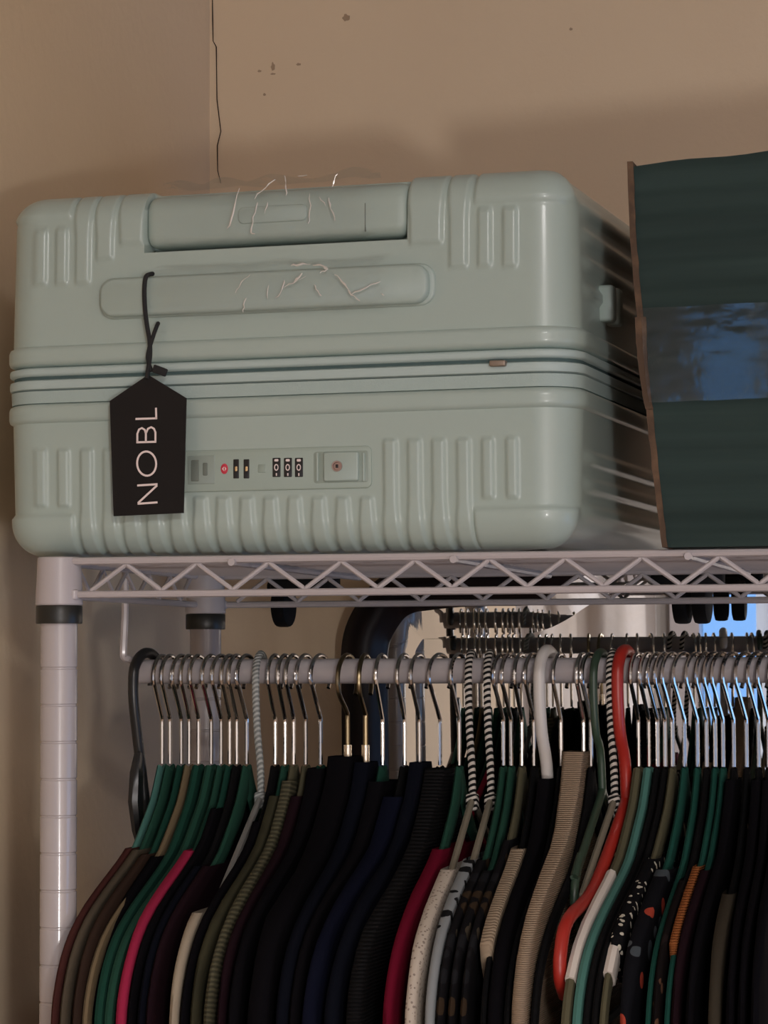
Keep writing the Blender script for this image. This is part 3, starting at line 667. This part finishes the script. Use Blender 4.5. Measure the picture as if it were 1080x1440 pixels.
# clear tape across the front: real thin glossy strip, crinkled
tm = bpy.data.materials.new('clear_tape'); tm.use_nodes = True; nt = tm.node_tree; N = nt.nodes; N.clear(); L = nt.links
mo = N.new('ShaderNodeOutputMaterial'); mx = N.new('ShaderNodeMixShader'); tr = N.new('ShaderNodeBsdfTransparent'); gl = N.new('ShaderNodeBsdfGlossy')
gl.inputs['Roughness'].default_value = .05; fr = N.new('ShaderNodeFresnel'); fr.inputs['IOR'].default_value = 1.5
tcn = N.new('ShaderNodeTexCoord'); nn = N.new('ShaderNodeTexNoise'); nn.inputs['Scale'].default_value = 170; nn.inputs['Detail'].default_value = 4
bp = N.new('ShaderNodeBump'); bp.inputs['Strength'].default_value = .10; bp.inputs['Distance'].default_value = .0004
L.new(tcn.outputs['Object'], nn.inputs['Vector']); L.new(nn.outputs['Fac'], bp.inputs['Height']); L.new(bp.outputs['Normal'], gl.inputs['Normal'])
mm = N.new('ShaderNodeMath'); mm.operation = 'MULTIPLY'; mm.inputs[1].default_value = 1.5; L.new(fr.outputs[0], mm.inputs[0])
L.new(mm.outputs[0], mx.inputs[0]); L.new(tr.outputs[0], mx.inputs[1]); L.new(gl.outputs[0], mx.inputs[2]); L.new(mx.outputs[0], mo.inputs[0])
nx, nz = 40, 26; V = []
for s in (0, .0002):
    for j in range(nz+1):
        for i in range(nx+1):
            z = 1.790+.062*j/nz; x = edge_x(z)+.0012+(XE-.005-edge_x(z))*i/nx
            V.append((x, BF-.0205*(x-.41)-.0046+s-.00010*noise.noise(Vector((x*150, z*200, 4)))-.00006*noise.noise(Vector((x*50, z*60, 4))), z+.010*(x-.41)+.0008*noise.noise(Vector((x*60, j*.3, 0)))))
n1 = (nx+1)*(nz+1); q = []
for j in range(nz):
    for i in range(nx): a = j*(nx+1)+i; q += [(a, a+1, a+nx+2, a+nx+1), (n1+a+1, n1+a, n1+a+nx+1, n1+a+nx+2)]
MB().add(V, q).build('clear_tape', tm, BX, BO)

# ================================================================ MIRROR hung on the back wall
MT = .0243; MY, MZ = .690, 1.62; MCX = .37
gpx = [(544, 940), (544, 919), (547, 902), (555.5, 885), (569, 867), (584, 859.5), (600, 857), (640, 852.5), (690, 850.5), (735, 850), (757, 845), (779, 834), (803, 818), (825, 806)]
half = [(at(x, y, MY).x, at(x, y, MY).z) for x, y in gpx]
half = [(half[0][0], 1.02), (half[0][0], 1.25), (half[0][0], 1.45), (half[0][0], 1.56)]+half+[(.285, 1.722), (.33, 1.735), (MCX, 1.739)]
half = [(p.y, p.z) for p in smooth_path([(0, x, z) for x, z in half], 4)]
mo_out = half+[(2*MCX-x, z) for x, z in half[-2::-1]]        # counter: left bottom -> top -> right bottom
mo_out = [(x-MCX, z-1.02) for x, z in mo_out]
mr = empty('wall_mirror', (MCX, MY+.6*MT, 1.02), 'dark wood framed mirror with a curved crest hung on the wall behind the clothes', 'mirror')
mr.rotation_euler = (MT, 0, 0)
def offs(out, d):
    R = []; m = len(out)
    for i in range(m):
        a, p, c = Vector(out[i-1]), Vector(out[i]), Vector(out[(i+1) % m]); t = (c-p).normalized()+(p-a).normalized(); t.normalize()
        nn = Vector((-t.y, t.x)); k = 1/max(.5, math.sqrt(max(.01, (1+(c-p).normalized().dot((p-a).normalized()))/2)))
        R.append(p+nn*d*k)
    return R
def rings(name, prof, m):
    V = []; M = len(mo_out)
    for o, y in prof: V += [(p.x, y, p.y) for p in offs(mo_out, o)]
    K = len(prof); q = [(i*M+k, i*M+(k+1) % M, ((i+1) % K)*M+(k+1) % M, ((i+1) % K)*M+k) for i in range(K) for k in range(M)]
    b = MB(); b.add(V, q); return b.build(name, m, mr, sharp=60)
rings('frame', [(-.001, .006), (-.001, -.003), (.003, -.008), (.008, -.013), (.012, -.018), (.022, -.021), (.032, -.018), (.036, -.012), (.042, -.008), (.042, .012), (.0, .012)], M_FRAME)
M_MIR = bpy.data.materials.new('mirror_silver'); M_MIR.use_nodes = True; b = M_MIR.node_tree.nodes['Principled BSDF']
b.inputs['Metallic'].default_value = 1; b.inputs['Roughness'].default_value = .012; b.inputs['Base Color'].default_value = (.86, .87, .86, 1)
BW, BB = .027, .0275
inn, out = offs(mo_out, -BW), [Vector(p) for p in mo_out]; M = len(out)
MB().add([(p.x, 0, p.y) for p in inn], [tuple(range(M))]).build('glass', M_MIR, mr, smooth=False)
MB().add([(p.x, 0, p.y) for p in inn]+[(p.x, -BW*math.tan(BB), p.y) for p in out], [(k, (k+1) % M, M+(k+1) % M, M+k) for k in range(M)]).build('bevel', M_MIR, mr, smooth=False)

# ================================================================ HANGERS AND CLOTHES
NK = -.0685                                    # neck of a velvet hanger below the rod's axis
CONT = [(0, NK),  (.006, -.078), (.020, -.096), (.038, -.110), (.065, -.128), (.095, -.141), (.128, -.153), (.158, -.165), (.182, -.178), (.200, -.195), (.211, -.215), (.214, -.232), (.209, -.247), (.196, -.255)]
CONT = [(f, z-.0055) for f, z in CONT]
VEL = {'teal': (.115, .30, .255), 'green': (.028, .105, .070), 'pine': (.017, .085, .058), 'jade': (.022, .122, .092), 'tan': (.29, .215, .125), 'olive': (.165, .15, .09), 'black': (.0075, .0072, .008)}
def vel(c): return mat('velvet_'+c, tuple(.55*q for q in VEL[c]), .92, bump=(1500, .4, .0006), spec=.12)
def hook_path(R=.0155, neck=NK):
    zc = RR+.0015-R+.0012; P = [(0, 0, neck), (0, 0, neck+.030), (0, -.0015, neck+.036)]
    P += [(0, -R*math.cos(math.radians(a)), zc+R*math.sin(math.radians(a))) for a in (-42, -20, 0, 25, 50, 75, 100, 125, 150, 175, 200, 215)]
    return smooth_path(P, 3)
HH, HW = .0021, .0031                                       # half thickness of a velvet hanger
def arm_rb(f): return .0035+.0068*max(0, 1-f/.06)+.0025*min(1, f/.03)
def bend(p, kf, kb): return Vector((p.x+(kf*-p.y if p.y < 0 else kb*p.y), p.y, p.z))
HOOKS = []
def velvet(c, X, hook_tw, kf, kb, label, HH=.0021):
    r = empty('velvet_hanger', (X, RY, RZ), label, 'hanger', 'hangers on the clothes rod')
    if not HOOKS: hk = MB().tube(hook_path(), .00155, 8).build('hook', M_HOOK, r); HOOKS.append(hk)
    else: hk = HOOKS[0].copy(); COL.objects.link(hk); hk.parent = r
    hk.rotation_euler = (0, 0, hook_tw); hk['label'] = 'polished steel hook'
    b = MB()
    for s in (-1, 1):
        P = smooth_path([(0, s*f, z) for f, z in CONT], 2)
        b.slab(P, HH, [arm_rb(abs(p.y)) for p in P])
    b.slab([(0, -.198, -.2545), (0, -.1, -.2565), (0, 0, -.2568), (0, .1, -.2565), (0, .198, -.2545)], HH*.9, .0036)
    b.v = [bend(p, kf, kb) for p in b.v]
    b.build('body', vel(c), r); return r
def tube_hanger(kind, X, tw, label, m, r=.0045, drop=.095, arm_drop=.105, span=.205, htw=0):
    """moulded plastic hanger: thick hook, arms and bar"""
    h = empty(kind, (X, RY, RZ), label, 'hanger', 'hangers on the clothes rod'); kf = math.tan(tw)
    R = .019; zc = RR+r-R+.001
    P = [(0, 0, -drop), (0, -.004, -drop+.028), (0, -.014, -.045), (0, -.0185, -.022)]
    P += [(0, -R*math.cos(math.radians(a)), zc+R*math.sin(math.radians(a))) for a in (0, 30, 60, 90, 120, 150, 178)]
    P = smooth_path(P, 3); hk = MB().tube(P, [r]*(len(P)-2)+[r*.9, r*.6], 10).build('hook', m, h)
    hk.rotation_euler = (0, 0, htw)
    z0 = -drop; b = MB(); A = []
    for s in (-1, 1):
        A.append(smooth_path([(0, s*.0, z0), (0, s*.012, z0-.008), (0, s*.10, z0-.055), (0, s*(span-.02), z0-arm_drop+.008), (0, s*span, z0-arm_drop-.010), (0, s*(span+.002), z0-arm_drop-.028), (0, s*(span-.010), z0-arm_drop-.040)], 4))
        b.tube(A[-1], r, 10)
    b.tube([(0, -span+.012, z0-arm_drop-.040), (0, 0, z0-arm_drop-.042), (0, span-.012, z0-arm_drop-.040)], r*.9, 10)
    b.v = [bend(p, kf, 0) for p in b.v]; b.build('body', m, h)
    return h
def cont_z(f):
    for (a, za), (c, zc) in zip(CONT[:12], CONT[1:12]):
        if a <= f <= c: return za+(zc-za)*(f-a)/(c-a)
    return -.232
OUTL = []                                        # cloth line lying over the hanger's arm
_P = smooth_path([(0, f, z) for f, z in CONT[:12]], 3)
for _i, _p in enumerate(_P):
    _t = (_P[min(_i+1, len(_P)-1)]-_P[max(_i-1, 0)]).normalized(); _n = Vector((0, -_t.z, _t.y))
    OUTL.append((_p.y+_n.y*(arm_rb(_p.y)+.0052), _p.z+_n.z*(arm_rb(_p.y)+.0052)))
def out_f(z):
    for (a, za), (c, zc) in zip(OUTL, OUTL[1:]):
        if zc <= z <= za: return a+(c-a)*(za-z)/(za-zc+1e-9)
    return OUTL[-1][0] if z < 0 and z < OUTL[-1][1] else OUTL[0][0]
def out_z(f):
    for (a, za), (c, zc) in zip(OUTL, OUTL[1:]):
        if a <= f <= c: return za+(zc-za)*(f-a)/(c-a+1e-9)
    return OUTL[0][1] if f < OUTL[0][0] else OUTL[-1][1]
def garment(name, cat, label, m, X, kf, kb, tl, tr, f0=.07, Ls=1.0, hem=-.72, seed=0, dz=0, fold=1.0, flare=.02, tail=0, hold=HH, zend=-.232):
    """cloth hung over hanger shoulders: open-necked loft of flat rings that follow the hanger's outline from f0 outward, then fall to the
    hem; tl / tr = (front, middle) half thickness to the left and right, so that it fills the room its neighbours leave"""
    zs = out_z(f0); lv = []; n1 = 13
    for k in range(n1+1):
        z = zs+(zend-zs)*k/n1; lv.append((z, max(f0*.9, out_f(z))*Ls+.001))
    Lt = lv[-1][1]
    if zend > -.23:                              # a cap sleeve: the cloth turns under soon after the shoulder
        lv += [(zend-.010, Lt*.99), (zend-.022, Lt*.95), (zend-.032, Lt*.86)]
    else:
        for k in range(1, 15): t = k/14; lv.append((-.232+(hem+.232)*t, Lt+flare*math.sin(t*1.6)-tail*t))
    V = []; n = 32; rnd = random.Random(seed); o1, o2, o3 = [rnd.random()*50 for _ in range(3)]
    for j, (z, Lh) in enumerate(lv):
        low = max(0, min(1, (zs-z)/.10)); core = hold+.0005 if z > -.30 else .0008
        for k in range(n):
            a = 2*math.pi*k/n; c, q = math.cos(a), math.sin(a)
            y = -Lh*math.copysign(abs(c)**.55, c); u = min(1, max(0, -y/.21))
            T = (tr if q > 0 else tl); tt = T[1]+(T[0]-T[1])*u
            w_ = .5+.9*noise.noise(Vector((y*18+o1, z*5, o2+(9 if q > 0 else 0))))+.4*noise.noise(Vector((y*45+o3, z*12, o1)))
            tt = min(tt, max(core, tt*(1-.62*fold*low*max(0, min(1, w_)))))
            x = tt*math.copysign(abs(q)**.2, q)
            yy = y+noise.noise(Vector((z*14+o2, c*2, o3)))*.003*low*fold*(1 if z < -.25 else .3)
            V.append(bend(Vector((x, yy, z+dz+.0012*low*noise.noise(Vector((a*2, z*30, o1))))), kf, kb))
    q = []
    for j in range(len(lv)-1):
        q += [(j*n+k, (j+1)*n+k, (j+1)*n+(k+1) % n, j*n+(k+1) % n) for k in range(n)]
    o = MB().add(V, q).build(name, m, None, sharp=80)
    o.location = (X, RY, RZ); return tag(o, label, cat, 'clothes on the rod')
def cloth(n, c, **k):
    k.setdefault('bump', (420, .35, .0006)); return mat(n, tuple(.72*q for q in c), .95, spec=.03, **k)
C_MAR = cloth('cloth_maroon', (.085, .030, .026)); C_TAU = cloth('cloth_taupe', (.115, .092, .066)); C_BRN = cloth('cloth_brown', (.050, .030, .022))
C_BLK = cloth('cloth_black', (.0062, .0056, .0072)); C_INK = cloth('cloth_ink', (.0062, .0072, .0125)); C_NAVY = cloth('cloth_navy', (.0072, .0085, .020))
C_PNK = cloth('cloth_pink', (.43, .030, .085)); C_DMR = cloth('cloth_dark_maroon', (.019, .0085, .012)); C_CRM = cloth('cloth_cream', (.46, .385, .29))
C_RED = cloth('cloth_crimson', (.17, .008, .026)); C_PUR = cloth('cloth_plum', (.085, .010, .030)); C_ORG = bands('cloth_rust', (.28, .095, .030), (.20, .06, .018), 220, 'Z', 2, bump=.0006)
C_OLV = cloth('cloth_olive_gauze', (.060, .056, .033), var=(40, (.034, .032, .020), .4, .65))
C_OLV2 = bands('cloth_olive_stripe', (.088, .081, .049), (.050, .047, .030), 95, 'Z', 1.5, bump=.0005, pos=.5, rot=(.15, 0, 0))
C_KNIT = spots('cloth_white_knit', (.50, .43, .36), [(.26, .21, .18)], 330, .28)
C_PRT = spots('cloth_grey_print', (.235, .25, .26), [(.012, .012, .013), (.42, .38, .34), (.014, .014, .015), (.235, .25, .26)], 62, .42, stretch=(1, 1.6, .8))
C_FLO = spots('cloth_dark_floral', (.008, .0075, .0085), [(.014, .014, .016), (.04, .026, .016), (.06, .048, .034), (.008, .0075, .0085)], 58, .40)
C_DOT = spots('cloth_black_dotted', (.006, .006, .007), [(.50, .46, .38)], 175, .27, stretch=(1, 1, .6))
C_ROSE = spots('cloth_rose_spots', (.0065, .0065, .0085), [(.34, .05, .03), (.08, .09, .10), (.0065, .0065, .0085), (.06, .07, .08)], 52, .36)
C_GLD = spots('cloth_gold_flecks', (.008, .006, .006), [(.28, .17, .05), (.016, .011, .011), (.10, .05, .03)], 70, .32)
C_RIB = bands('cloth_black_rib', (.0085, .008, .0085), (.004, .004, .0045), 130, 'Z', 1, bump=.0010)
C_BEI = bands('cloth_beige_knit', (.33, .24, .168), (.30, .22, .152), 240, 'Z', 1.5, bump=.0007, pos=.3)
C_SAND = bands('cloth_sand_pleat', (.33, .255, .18), (.29, .22, .155), 90, 'Z', 5, bump=.0005, pos=.3, rot=(1.1, 0, 0))
C_OBK = cloth('cloth_olive_brown', (.052, .043, .031)); C_FOR = cloth('cloth_forest', (.022, .034, .026))
M_BLKT = mat('black_tube', (.012, .012, .013), .32, bump=(300, .1, .0003)); M_WHT = mat('white_tube', (.60, .56, .53), .4, bump=(300, .1, .0003))
M_REDT = mat('red_tube', (.36, .022, .014), .35, bump=(300, .1, .0003)); M_DGT = mat('dark_green_tube', (.03, .055, .035), .4, bump=(300, .1, .0003))
M_ZEB = bands('zebra_cord', (.010, .010, .010), (.55, .50, .45), 85, 'Z', 0, bump=.0004, rot=(.35, .35, 0))
M_GRYC = bands('grey_cord', (.22, .23, .22), (.42, .43, .41), 110, 'Z', 0, bump=.0005, rot=(.4, .4, 0))
M_WIRE = mat('grey_wire_cover', (.22, .215, .20), .6, bump=(700, .4, .0005)); M_KHK = mat('khaki_wire_cover', (.19, .165, .12), .7, bump=(700, .4, .0005))
M_WOOD = mat('dark_hanger_wood', (.025, .015, .010), .4, bump=(60, .2, .0006), var=(30, (.04, .022, .014), .4, .7)); M_CAP = mat('white_foam', (.62, .555, .50), .8, bump=(300, .2, .0005))
ORD = 'first second third fourth fifth sixth seventh eighth ninth tenth eleventh twelfth thirteenth fourteenth fifteenth sixteenth seventeenth eighteenth nineteenth twentieth'.split()
ORD += ['twenty-'+a for a in ORD[:9]]+['thirtieth']+['thirty-'+a for a in ORD[:9]]+['fortieth']+['forty-'+a for a in ORD[:9]]+['fiftieth']+['fifty-'+a for a in ORD[:9]]
ROWS = [  # neck pixel, hanger kind, colour, hook twist, body twist, garment
 (228, 'v', 'teal', -6, 0, ('shirt', 'dusty maroon shirt', C_MAR, .076, .0028, {'flare': .03})),
 (239, 'v', 'green', -6, 0, ('shirt', 'faded taupe shirt', C_TAU, .078, .0030, {'flare': .05})),
 (255, 'v', 'pine', -8, 0, ('shirt', 'dark brown shirt', C_BRN, .084, .0030, {'flare': .03})),
 (266, 'v', 'tan', -6, -.3, ('blouse', 'black narrow blouse', C_BLK, .088, .0042, {'Ls': .90, 'flare': -.02})),
 (279, 'v', 'pine', -6, .6, None),
 (297, 'v', 'green', -8, -.8, None),
 (311, 'v', 'green', -8, .6, ('shirt', 'bright crimson pink shirt', C_PNK, .078, .0068, {})),
 (323, 'v', 'pine', -6, 0, ('cardigan', 'black thick cardigan', C_BLK, .040, .0040, {})),
 (333, 'v', 'black', -6, .8, ('shirt', 'ink blue shirt', C_INK, .10, .0034, {})),
 (347, 'v', 'green', -10, 0, ('shirt', 'dark maroon shirt', C_DMR, .10, .0034, {})),
 (367, 'r', M_GRYC, 4, 1.6, ('blouse', 'cream blouse', C_CRM, .168, .0042, {'flare': -.02, 'tail': .02})),
 (387, 'v', 'black', -4, .5, ('shirt', 'plain black shirt', C_BLK, .05, .0034, {})),
 (401, 'v', 'green', -4, .3, ('blouse', 'olive gauze blouse', C_OLV, .030, .0046, {})),
 (413, 'v', 'olive', -6, 1.2, ('blouse', 'olive blouse with woven crosswise stripes', C_OLV2, .022, .0050, {})),
 (430, 'v', 'olive', -10, 1, ('shirt', 'maroon black shirt', C_DMR, .030, .0040, {})),
 (451, 'v', 'pine', -12, 0, ('jacket', 'black smooth jacket', C_BLK, .016, .0060, {})),
 (489, 'w', M_BRONZE, -8, -.5, ('jacket', 'black heavy jacket on a brown wooden hanger', C_BLK, .010, .0110, {'dz': .004})),
 (514, 'w', M_BRONZE, 0, 0, ('jacket', 'black wool coat on a dark wooden hanger', C_INK, .010, .0080, {})),
 (538, 'v', 'pine', -4, -1.5, ('jacket', 'black puffed jacket', C_BLK, .022, .0070, {})),
 (569, 'v', 'black', -6, -3.5, ('jacket', 'navy blue jacket', C_NAVY, .030, .0085, {})),
 (590, 'v', 'black', -10, -2, ('shirt', 'charcoal shirt', C_INK, .010, .0060, {})),
 (619, 'v', 'black', -18, -2, ('sweater', 'black ribbed sweater', C_RIB, .016, .0075, {})),
 (646, 'v', 'green', -10, .2, ('shirt', 'crimson shirt', C_RED, .072, .0048, {})),
 (664, 'r', M_ZEB, 4, 1.6, ('sweater', 'off white openwork knit sweater', C_KNIT, .100, .0052, {})),
 (690, 'r', M_ZEB, 4, 1.6, ('shirt', 'pale grey shirt with small black drawings', C_PRT, .085, .0050, {})),
 (708, 'v', 'green', -16, .3, ('blouse', 'dark floral blouse', C_FLO, .085, .0042, {})),
 (719, 'v', 'green', -14, 1.0, ('blouse', 'dark brown flecked blouse', C_FLO, .100, .0036, {})),
 (734, 'v', 'olive', -8, 1.0, ('blouse', 'dark brown patterned blouse on a khaki hanger', C_FLO, .062, .0028, {})),
 (751, 'v', 'black', -12, 3.2, ('blouse', 'sand pleated cap sleeve blouse with puffed shoulder', C_SAND, .070, .0150, {'zend': -.178, 'fold': .6})),
 (771, 'p', M_WHT, -8, 1.6, ('shirt', 'black soft shirt on a white plastic hanger', C_BLK, .020, .0046, {})),
 (789, 'v', 'black', -10, -.9, None),
 (824, 'v', 'green', -8, -1.2, ('sweater', 'beige knit sweater with a high neck', C_BEI, .004, .0200, {'dz': .008, 'fold': .35})),
 (846, 'v', 'black', -14, .3, None),
 (857, 'p', M_DGT, -8, -1, None),
 (867, 'r', M_ZEB, 0, -1.5, None),
 (878, 'p', M_REDT, -9, -5.4, None),
 (893, 'v', 'olive', -12, -5.2, None),
 (903, 'v', 'teal', -14, -4.0, None),
 (918, 'v', 'black', -18, -4.2, None),
 (932, 'v', 'black', -18, -4.4, None),
 (944, 'v', 'olive', -20, -5.0, ('blouse', 'black blouse with white dots', C_DOT, .080, .0120, {'zend': -.172, 'fold': .6})),
 (963, 'v', 'jade', -22, -2.6, ('blouse', 'black blouse with red and grey spots', C_ROSE, .095, .0075, {'flare': -.02})),
 (981, 'v', 'jade', -22, -1.2, None),
 (994, 'v', 'black', -20, -1.6, ('shirt', 'dark black gold flecked shirt', C_GLD, .110, .0045, {})),
 (1006, 'v', 'jade', -22, -1.4, ('sweater', 'rust orange knit cap sleeve top', C_ORG, .090, .0075, {'zend': -.175, 'fold': .6})),
 (1017, 'v', 'jade', -22, -1.5, ('dress', 'dark wine dress', C_DMR, .095, .0040, {})),
 (1032, 'v', 'black', -22, -1, ('dress', 'black dress', C_BLK, .02, .0042, {})),
 (1050, 'v', 'black', -22, .6, ('shirt', 'olive brown shirt', C_OBK, .130, .0050, {})),
 (1067, 'v', 'black', -22, 1, ('shirt', 'black long shirt', C_BLK, .02, .0050, {})),
 (1081, 'v', 'black', -22, 1, ('shirt', 'black wide shirt', C_BLK, .02, .0050, {})),
 (1097, 'v', 'black', -22, 1, ('shirt', 'black loose shirt', C_BLK, .02, .0050, {})),
]
def rope_hanger(X, htw, tw, label, m, k=1):
    h = empty('rope_hanger', (X, RY, RZ), label, 'hanger', 'hangers on the clothes rod'); kf = math.tan(tw)
    R = .0175; zc = RR+.0028-R+.001; dk = -.092
    P = [(0, 0, dk), (0, -.002, dk+.022), (0, -.012, -.045), (0, -.0165, -.022)]+[(0, -R*math.cos(math.radians(a)), zc+R*math.sin(math.radians(a))) for a in (0, 30, 60, 90, 120, 150, 180)]
    b = MB().tube(smooth_path(P, 4), .0027, 9).build('hook', m, h); b.rotation_euler = (0, 0, htw)
    b['label'] = 'cord wrapped hook'
    mw = M_WIRE if m is M_GRYC else M_KHK; b = MB()
    zt = lambda z: dk+(z-dk)*k
    for s in (-1, 1): b.tube(smooth_path([(0, 0, dk), (0, s*.010, dk-.006), (0, s*.10*k, zt(-.150)), (0, s*.195*k, zt(-.206)), (0, s*.203*k, zt(-.216)), (0, s*.196*k, zt(-.222))], 3), .0026, 8)
    b.tube([(0, -.197*k, zt(-.222)), (0, .197*k, zt(-.222))], .0024, 8); b.v = [bend(p, kf, 0) for p in b.v]; b.build('body', mw, h)
    MB().rbox(-.0042, .0042, -.0055, .0055, dk-.009, dk+.003, .002).build('cord_knot', m, h); return h
def wooden_hanger(X, htw, tw, label):
    h = empty('wooden_hanger', (X, RY, RZ), label, 'hanger', 'hangers on the clothes rod'); kf = math.tan(tw)
    b = MB().tube(hook_path(.0185, -.066), .0018, 8).build('hook', M_BRONZE, h); b.rotation_euler = (0, 0, htw); b['label'] = 'bronze hook'
    MB().tube([(0, 0, -.068), (0, 0, -.054)], .0030, 10).build('ferrule', M_FERR, h)
    b = MB()
    for s in (-1, 1):
        P = smooth_path([(0, s*f, z-.002) for f, z in CONT[:11]], 2); b.slab(P, [.0042]*len(P), [arm_rb(abs(p.y))+.0004 for p in P])
    b.v = [bend(p, kf, 0) for p in b.v]; b.build('body', M_WOOD, h); return h
KINDS = {'teal': 'teal', 'green': 'dark green', 'pine': 'deep pine green', 'jade': 'jade green', 'tan': 'tan', 'olive': 'olive', 'black': 'black'}
# the black plastic hanger at the rod's left end, turned toward the room
bl = tube_hanger('plastic_hanger', at(207, 1075, RY).x, math.radians(3), 'thick black plastic hanger hooked on the left end of the rod', M_BLKT, .0040, .120, .075, .128, math.radians(-14))
MB().slab([(0, -.020, -.060), (0, -.024, -.075), (0, -.026, -.095), (0, -.020, -.115), (0, -.012, -.130)], [.0028, .0042, .0046, .0040, .003], [.003, .007, .008, .007, .004]).build('clip_plate', M_BLKT, bl)
THIN = (918, 932, 846, 789, 981, 944)
XS = [at(r[0], 1075, RY).x for r in ROWS]
def half(r): return {'v': HH if r[5] or r[0] in THIN else HW, 'r': .0030, 'p': .0046, 'w': .0044}[r[1]]
for _ in range(60):                              # hangers keep clear of each other at the necks
    for i in range(len(XS)-1):
        need = half(ROWS[i])+half(ROWS[i+1])+.0012-(XS[i+1]-XS[i])
        if need > 0: XS[i] -= need/2; XS[i+1] += need/2
def front(r): return .0006 if r[0] in (857, 867) else half(r)
XF = [x+.21*math.tan(math.radians(r[4])) for x, r in zip(XS, ROWS)]
for _ in range(80):                              # ... and at their front ends
    for i in range(len(XF)-1):
        need = front(ROWS[i])+front(ROWS[i+1])+.0010-(XF[i+1]-XF[i])
        if need > 0: XF[i] -= need/2; XF[i+1] += need/2
def room(i, P):
    """space to the left and right of hanger i up to its neighbours, shared by the thickness each one wants"""
    me = max(ROWS[i][5][4] if ROWS[i][5] else 0, half(ROWS[i])); R = []
    for j in (i-1, i+1):
        if not 0 <= j < len(ROWS): R.append(me); continue
        ot = max(ROWS[j][5][4] if ROWS[j][5] else 0, half(ROWS[j])); gap = abs(P[j]-P[i])
        own = gap*me/(me+ot)
        own = max(min(own, gap-half(ROWS[j])-.0004), half(ROWS[i])+.0006)
        R.append(min(own-.0001, me*1.15))
    return R
for i, (px, kd, c, ht, tw, g) in enumerate(ROWS):
    X = XS[i]; n = ORD[i+1]; ht = math.radians(ht); kf = (XF[i]-X)/.21; kb = 0; tw = math.atan(kf)
    if kd == 'v': h = velvet(c, X, ht, kf, kb, f'{KINDS[c]} velvet hanger with steel hook, {n} from left on the rod', half(ROWS[i]))
    elif kd == 'r': h = rope_hanger(X, ht, tw, f"{'pale grey cord' if c is M_GRYC else 'black and white striped cord'} wrapped hanger, {n} from left on the rod", c, .5 if px == 867 else 1)
    elif kd == 'w': h = wooden_hanger(X, ht, tw, f'dark wooden hanger with bronze hook, {n} from left on the rod')
    else:
        nm = {id(M_WHT): 'white', id(M_REDT): 'red', id(M_DGT): 'dark green'}[id(c)]
        h = tube_hanger('plastic_hanger', X, tw, f'thick {nm} plastic tube hanger, {n} from left on the rod', c, .0044 if nm != 'dark green' else .003, {'white': .095, 'red': .092, 'dark green': .085}[nm], {'white': .10, 'red': .078, 'dark green': .05}[nm], {'white': .17, 'red': .192, 'dark green': .10}[nm], ht)
    if px in (893, 944):
        f0, z1 = (.085, -.205) if px == 893 else (.125, -.203)
        P = [(0, -f, z) for f, z in ((f, cont_z(f)) for f in [f0+(.2105-f0)*k/12 for k in range(13)]) if z > z1]
        b = MB().slab(P, .0036, .0078); b.v = [bend(p, kf, kb) for p in b.v]
        b.build('shoulder_cap', M_CAP, h)['label'] = 'white foam cap on the shoulder'
    if g:
        nm, lab, m, f0, T, kw = g
        (lf, rf), (lm, rm) = room(i, XF), room(i, XS)
        garment(nm, nm.replace('_', ' '), f'{lab} hanging {n} from left on the rod', m, X, kf, kb, (lf, lm), (rf, rm), f0, seed=i*7+3, hold=half(ROWS[i]), **{k: v for k, v in kw.items() if k != 'lead'})
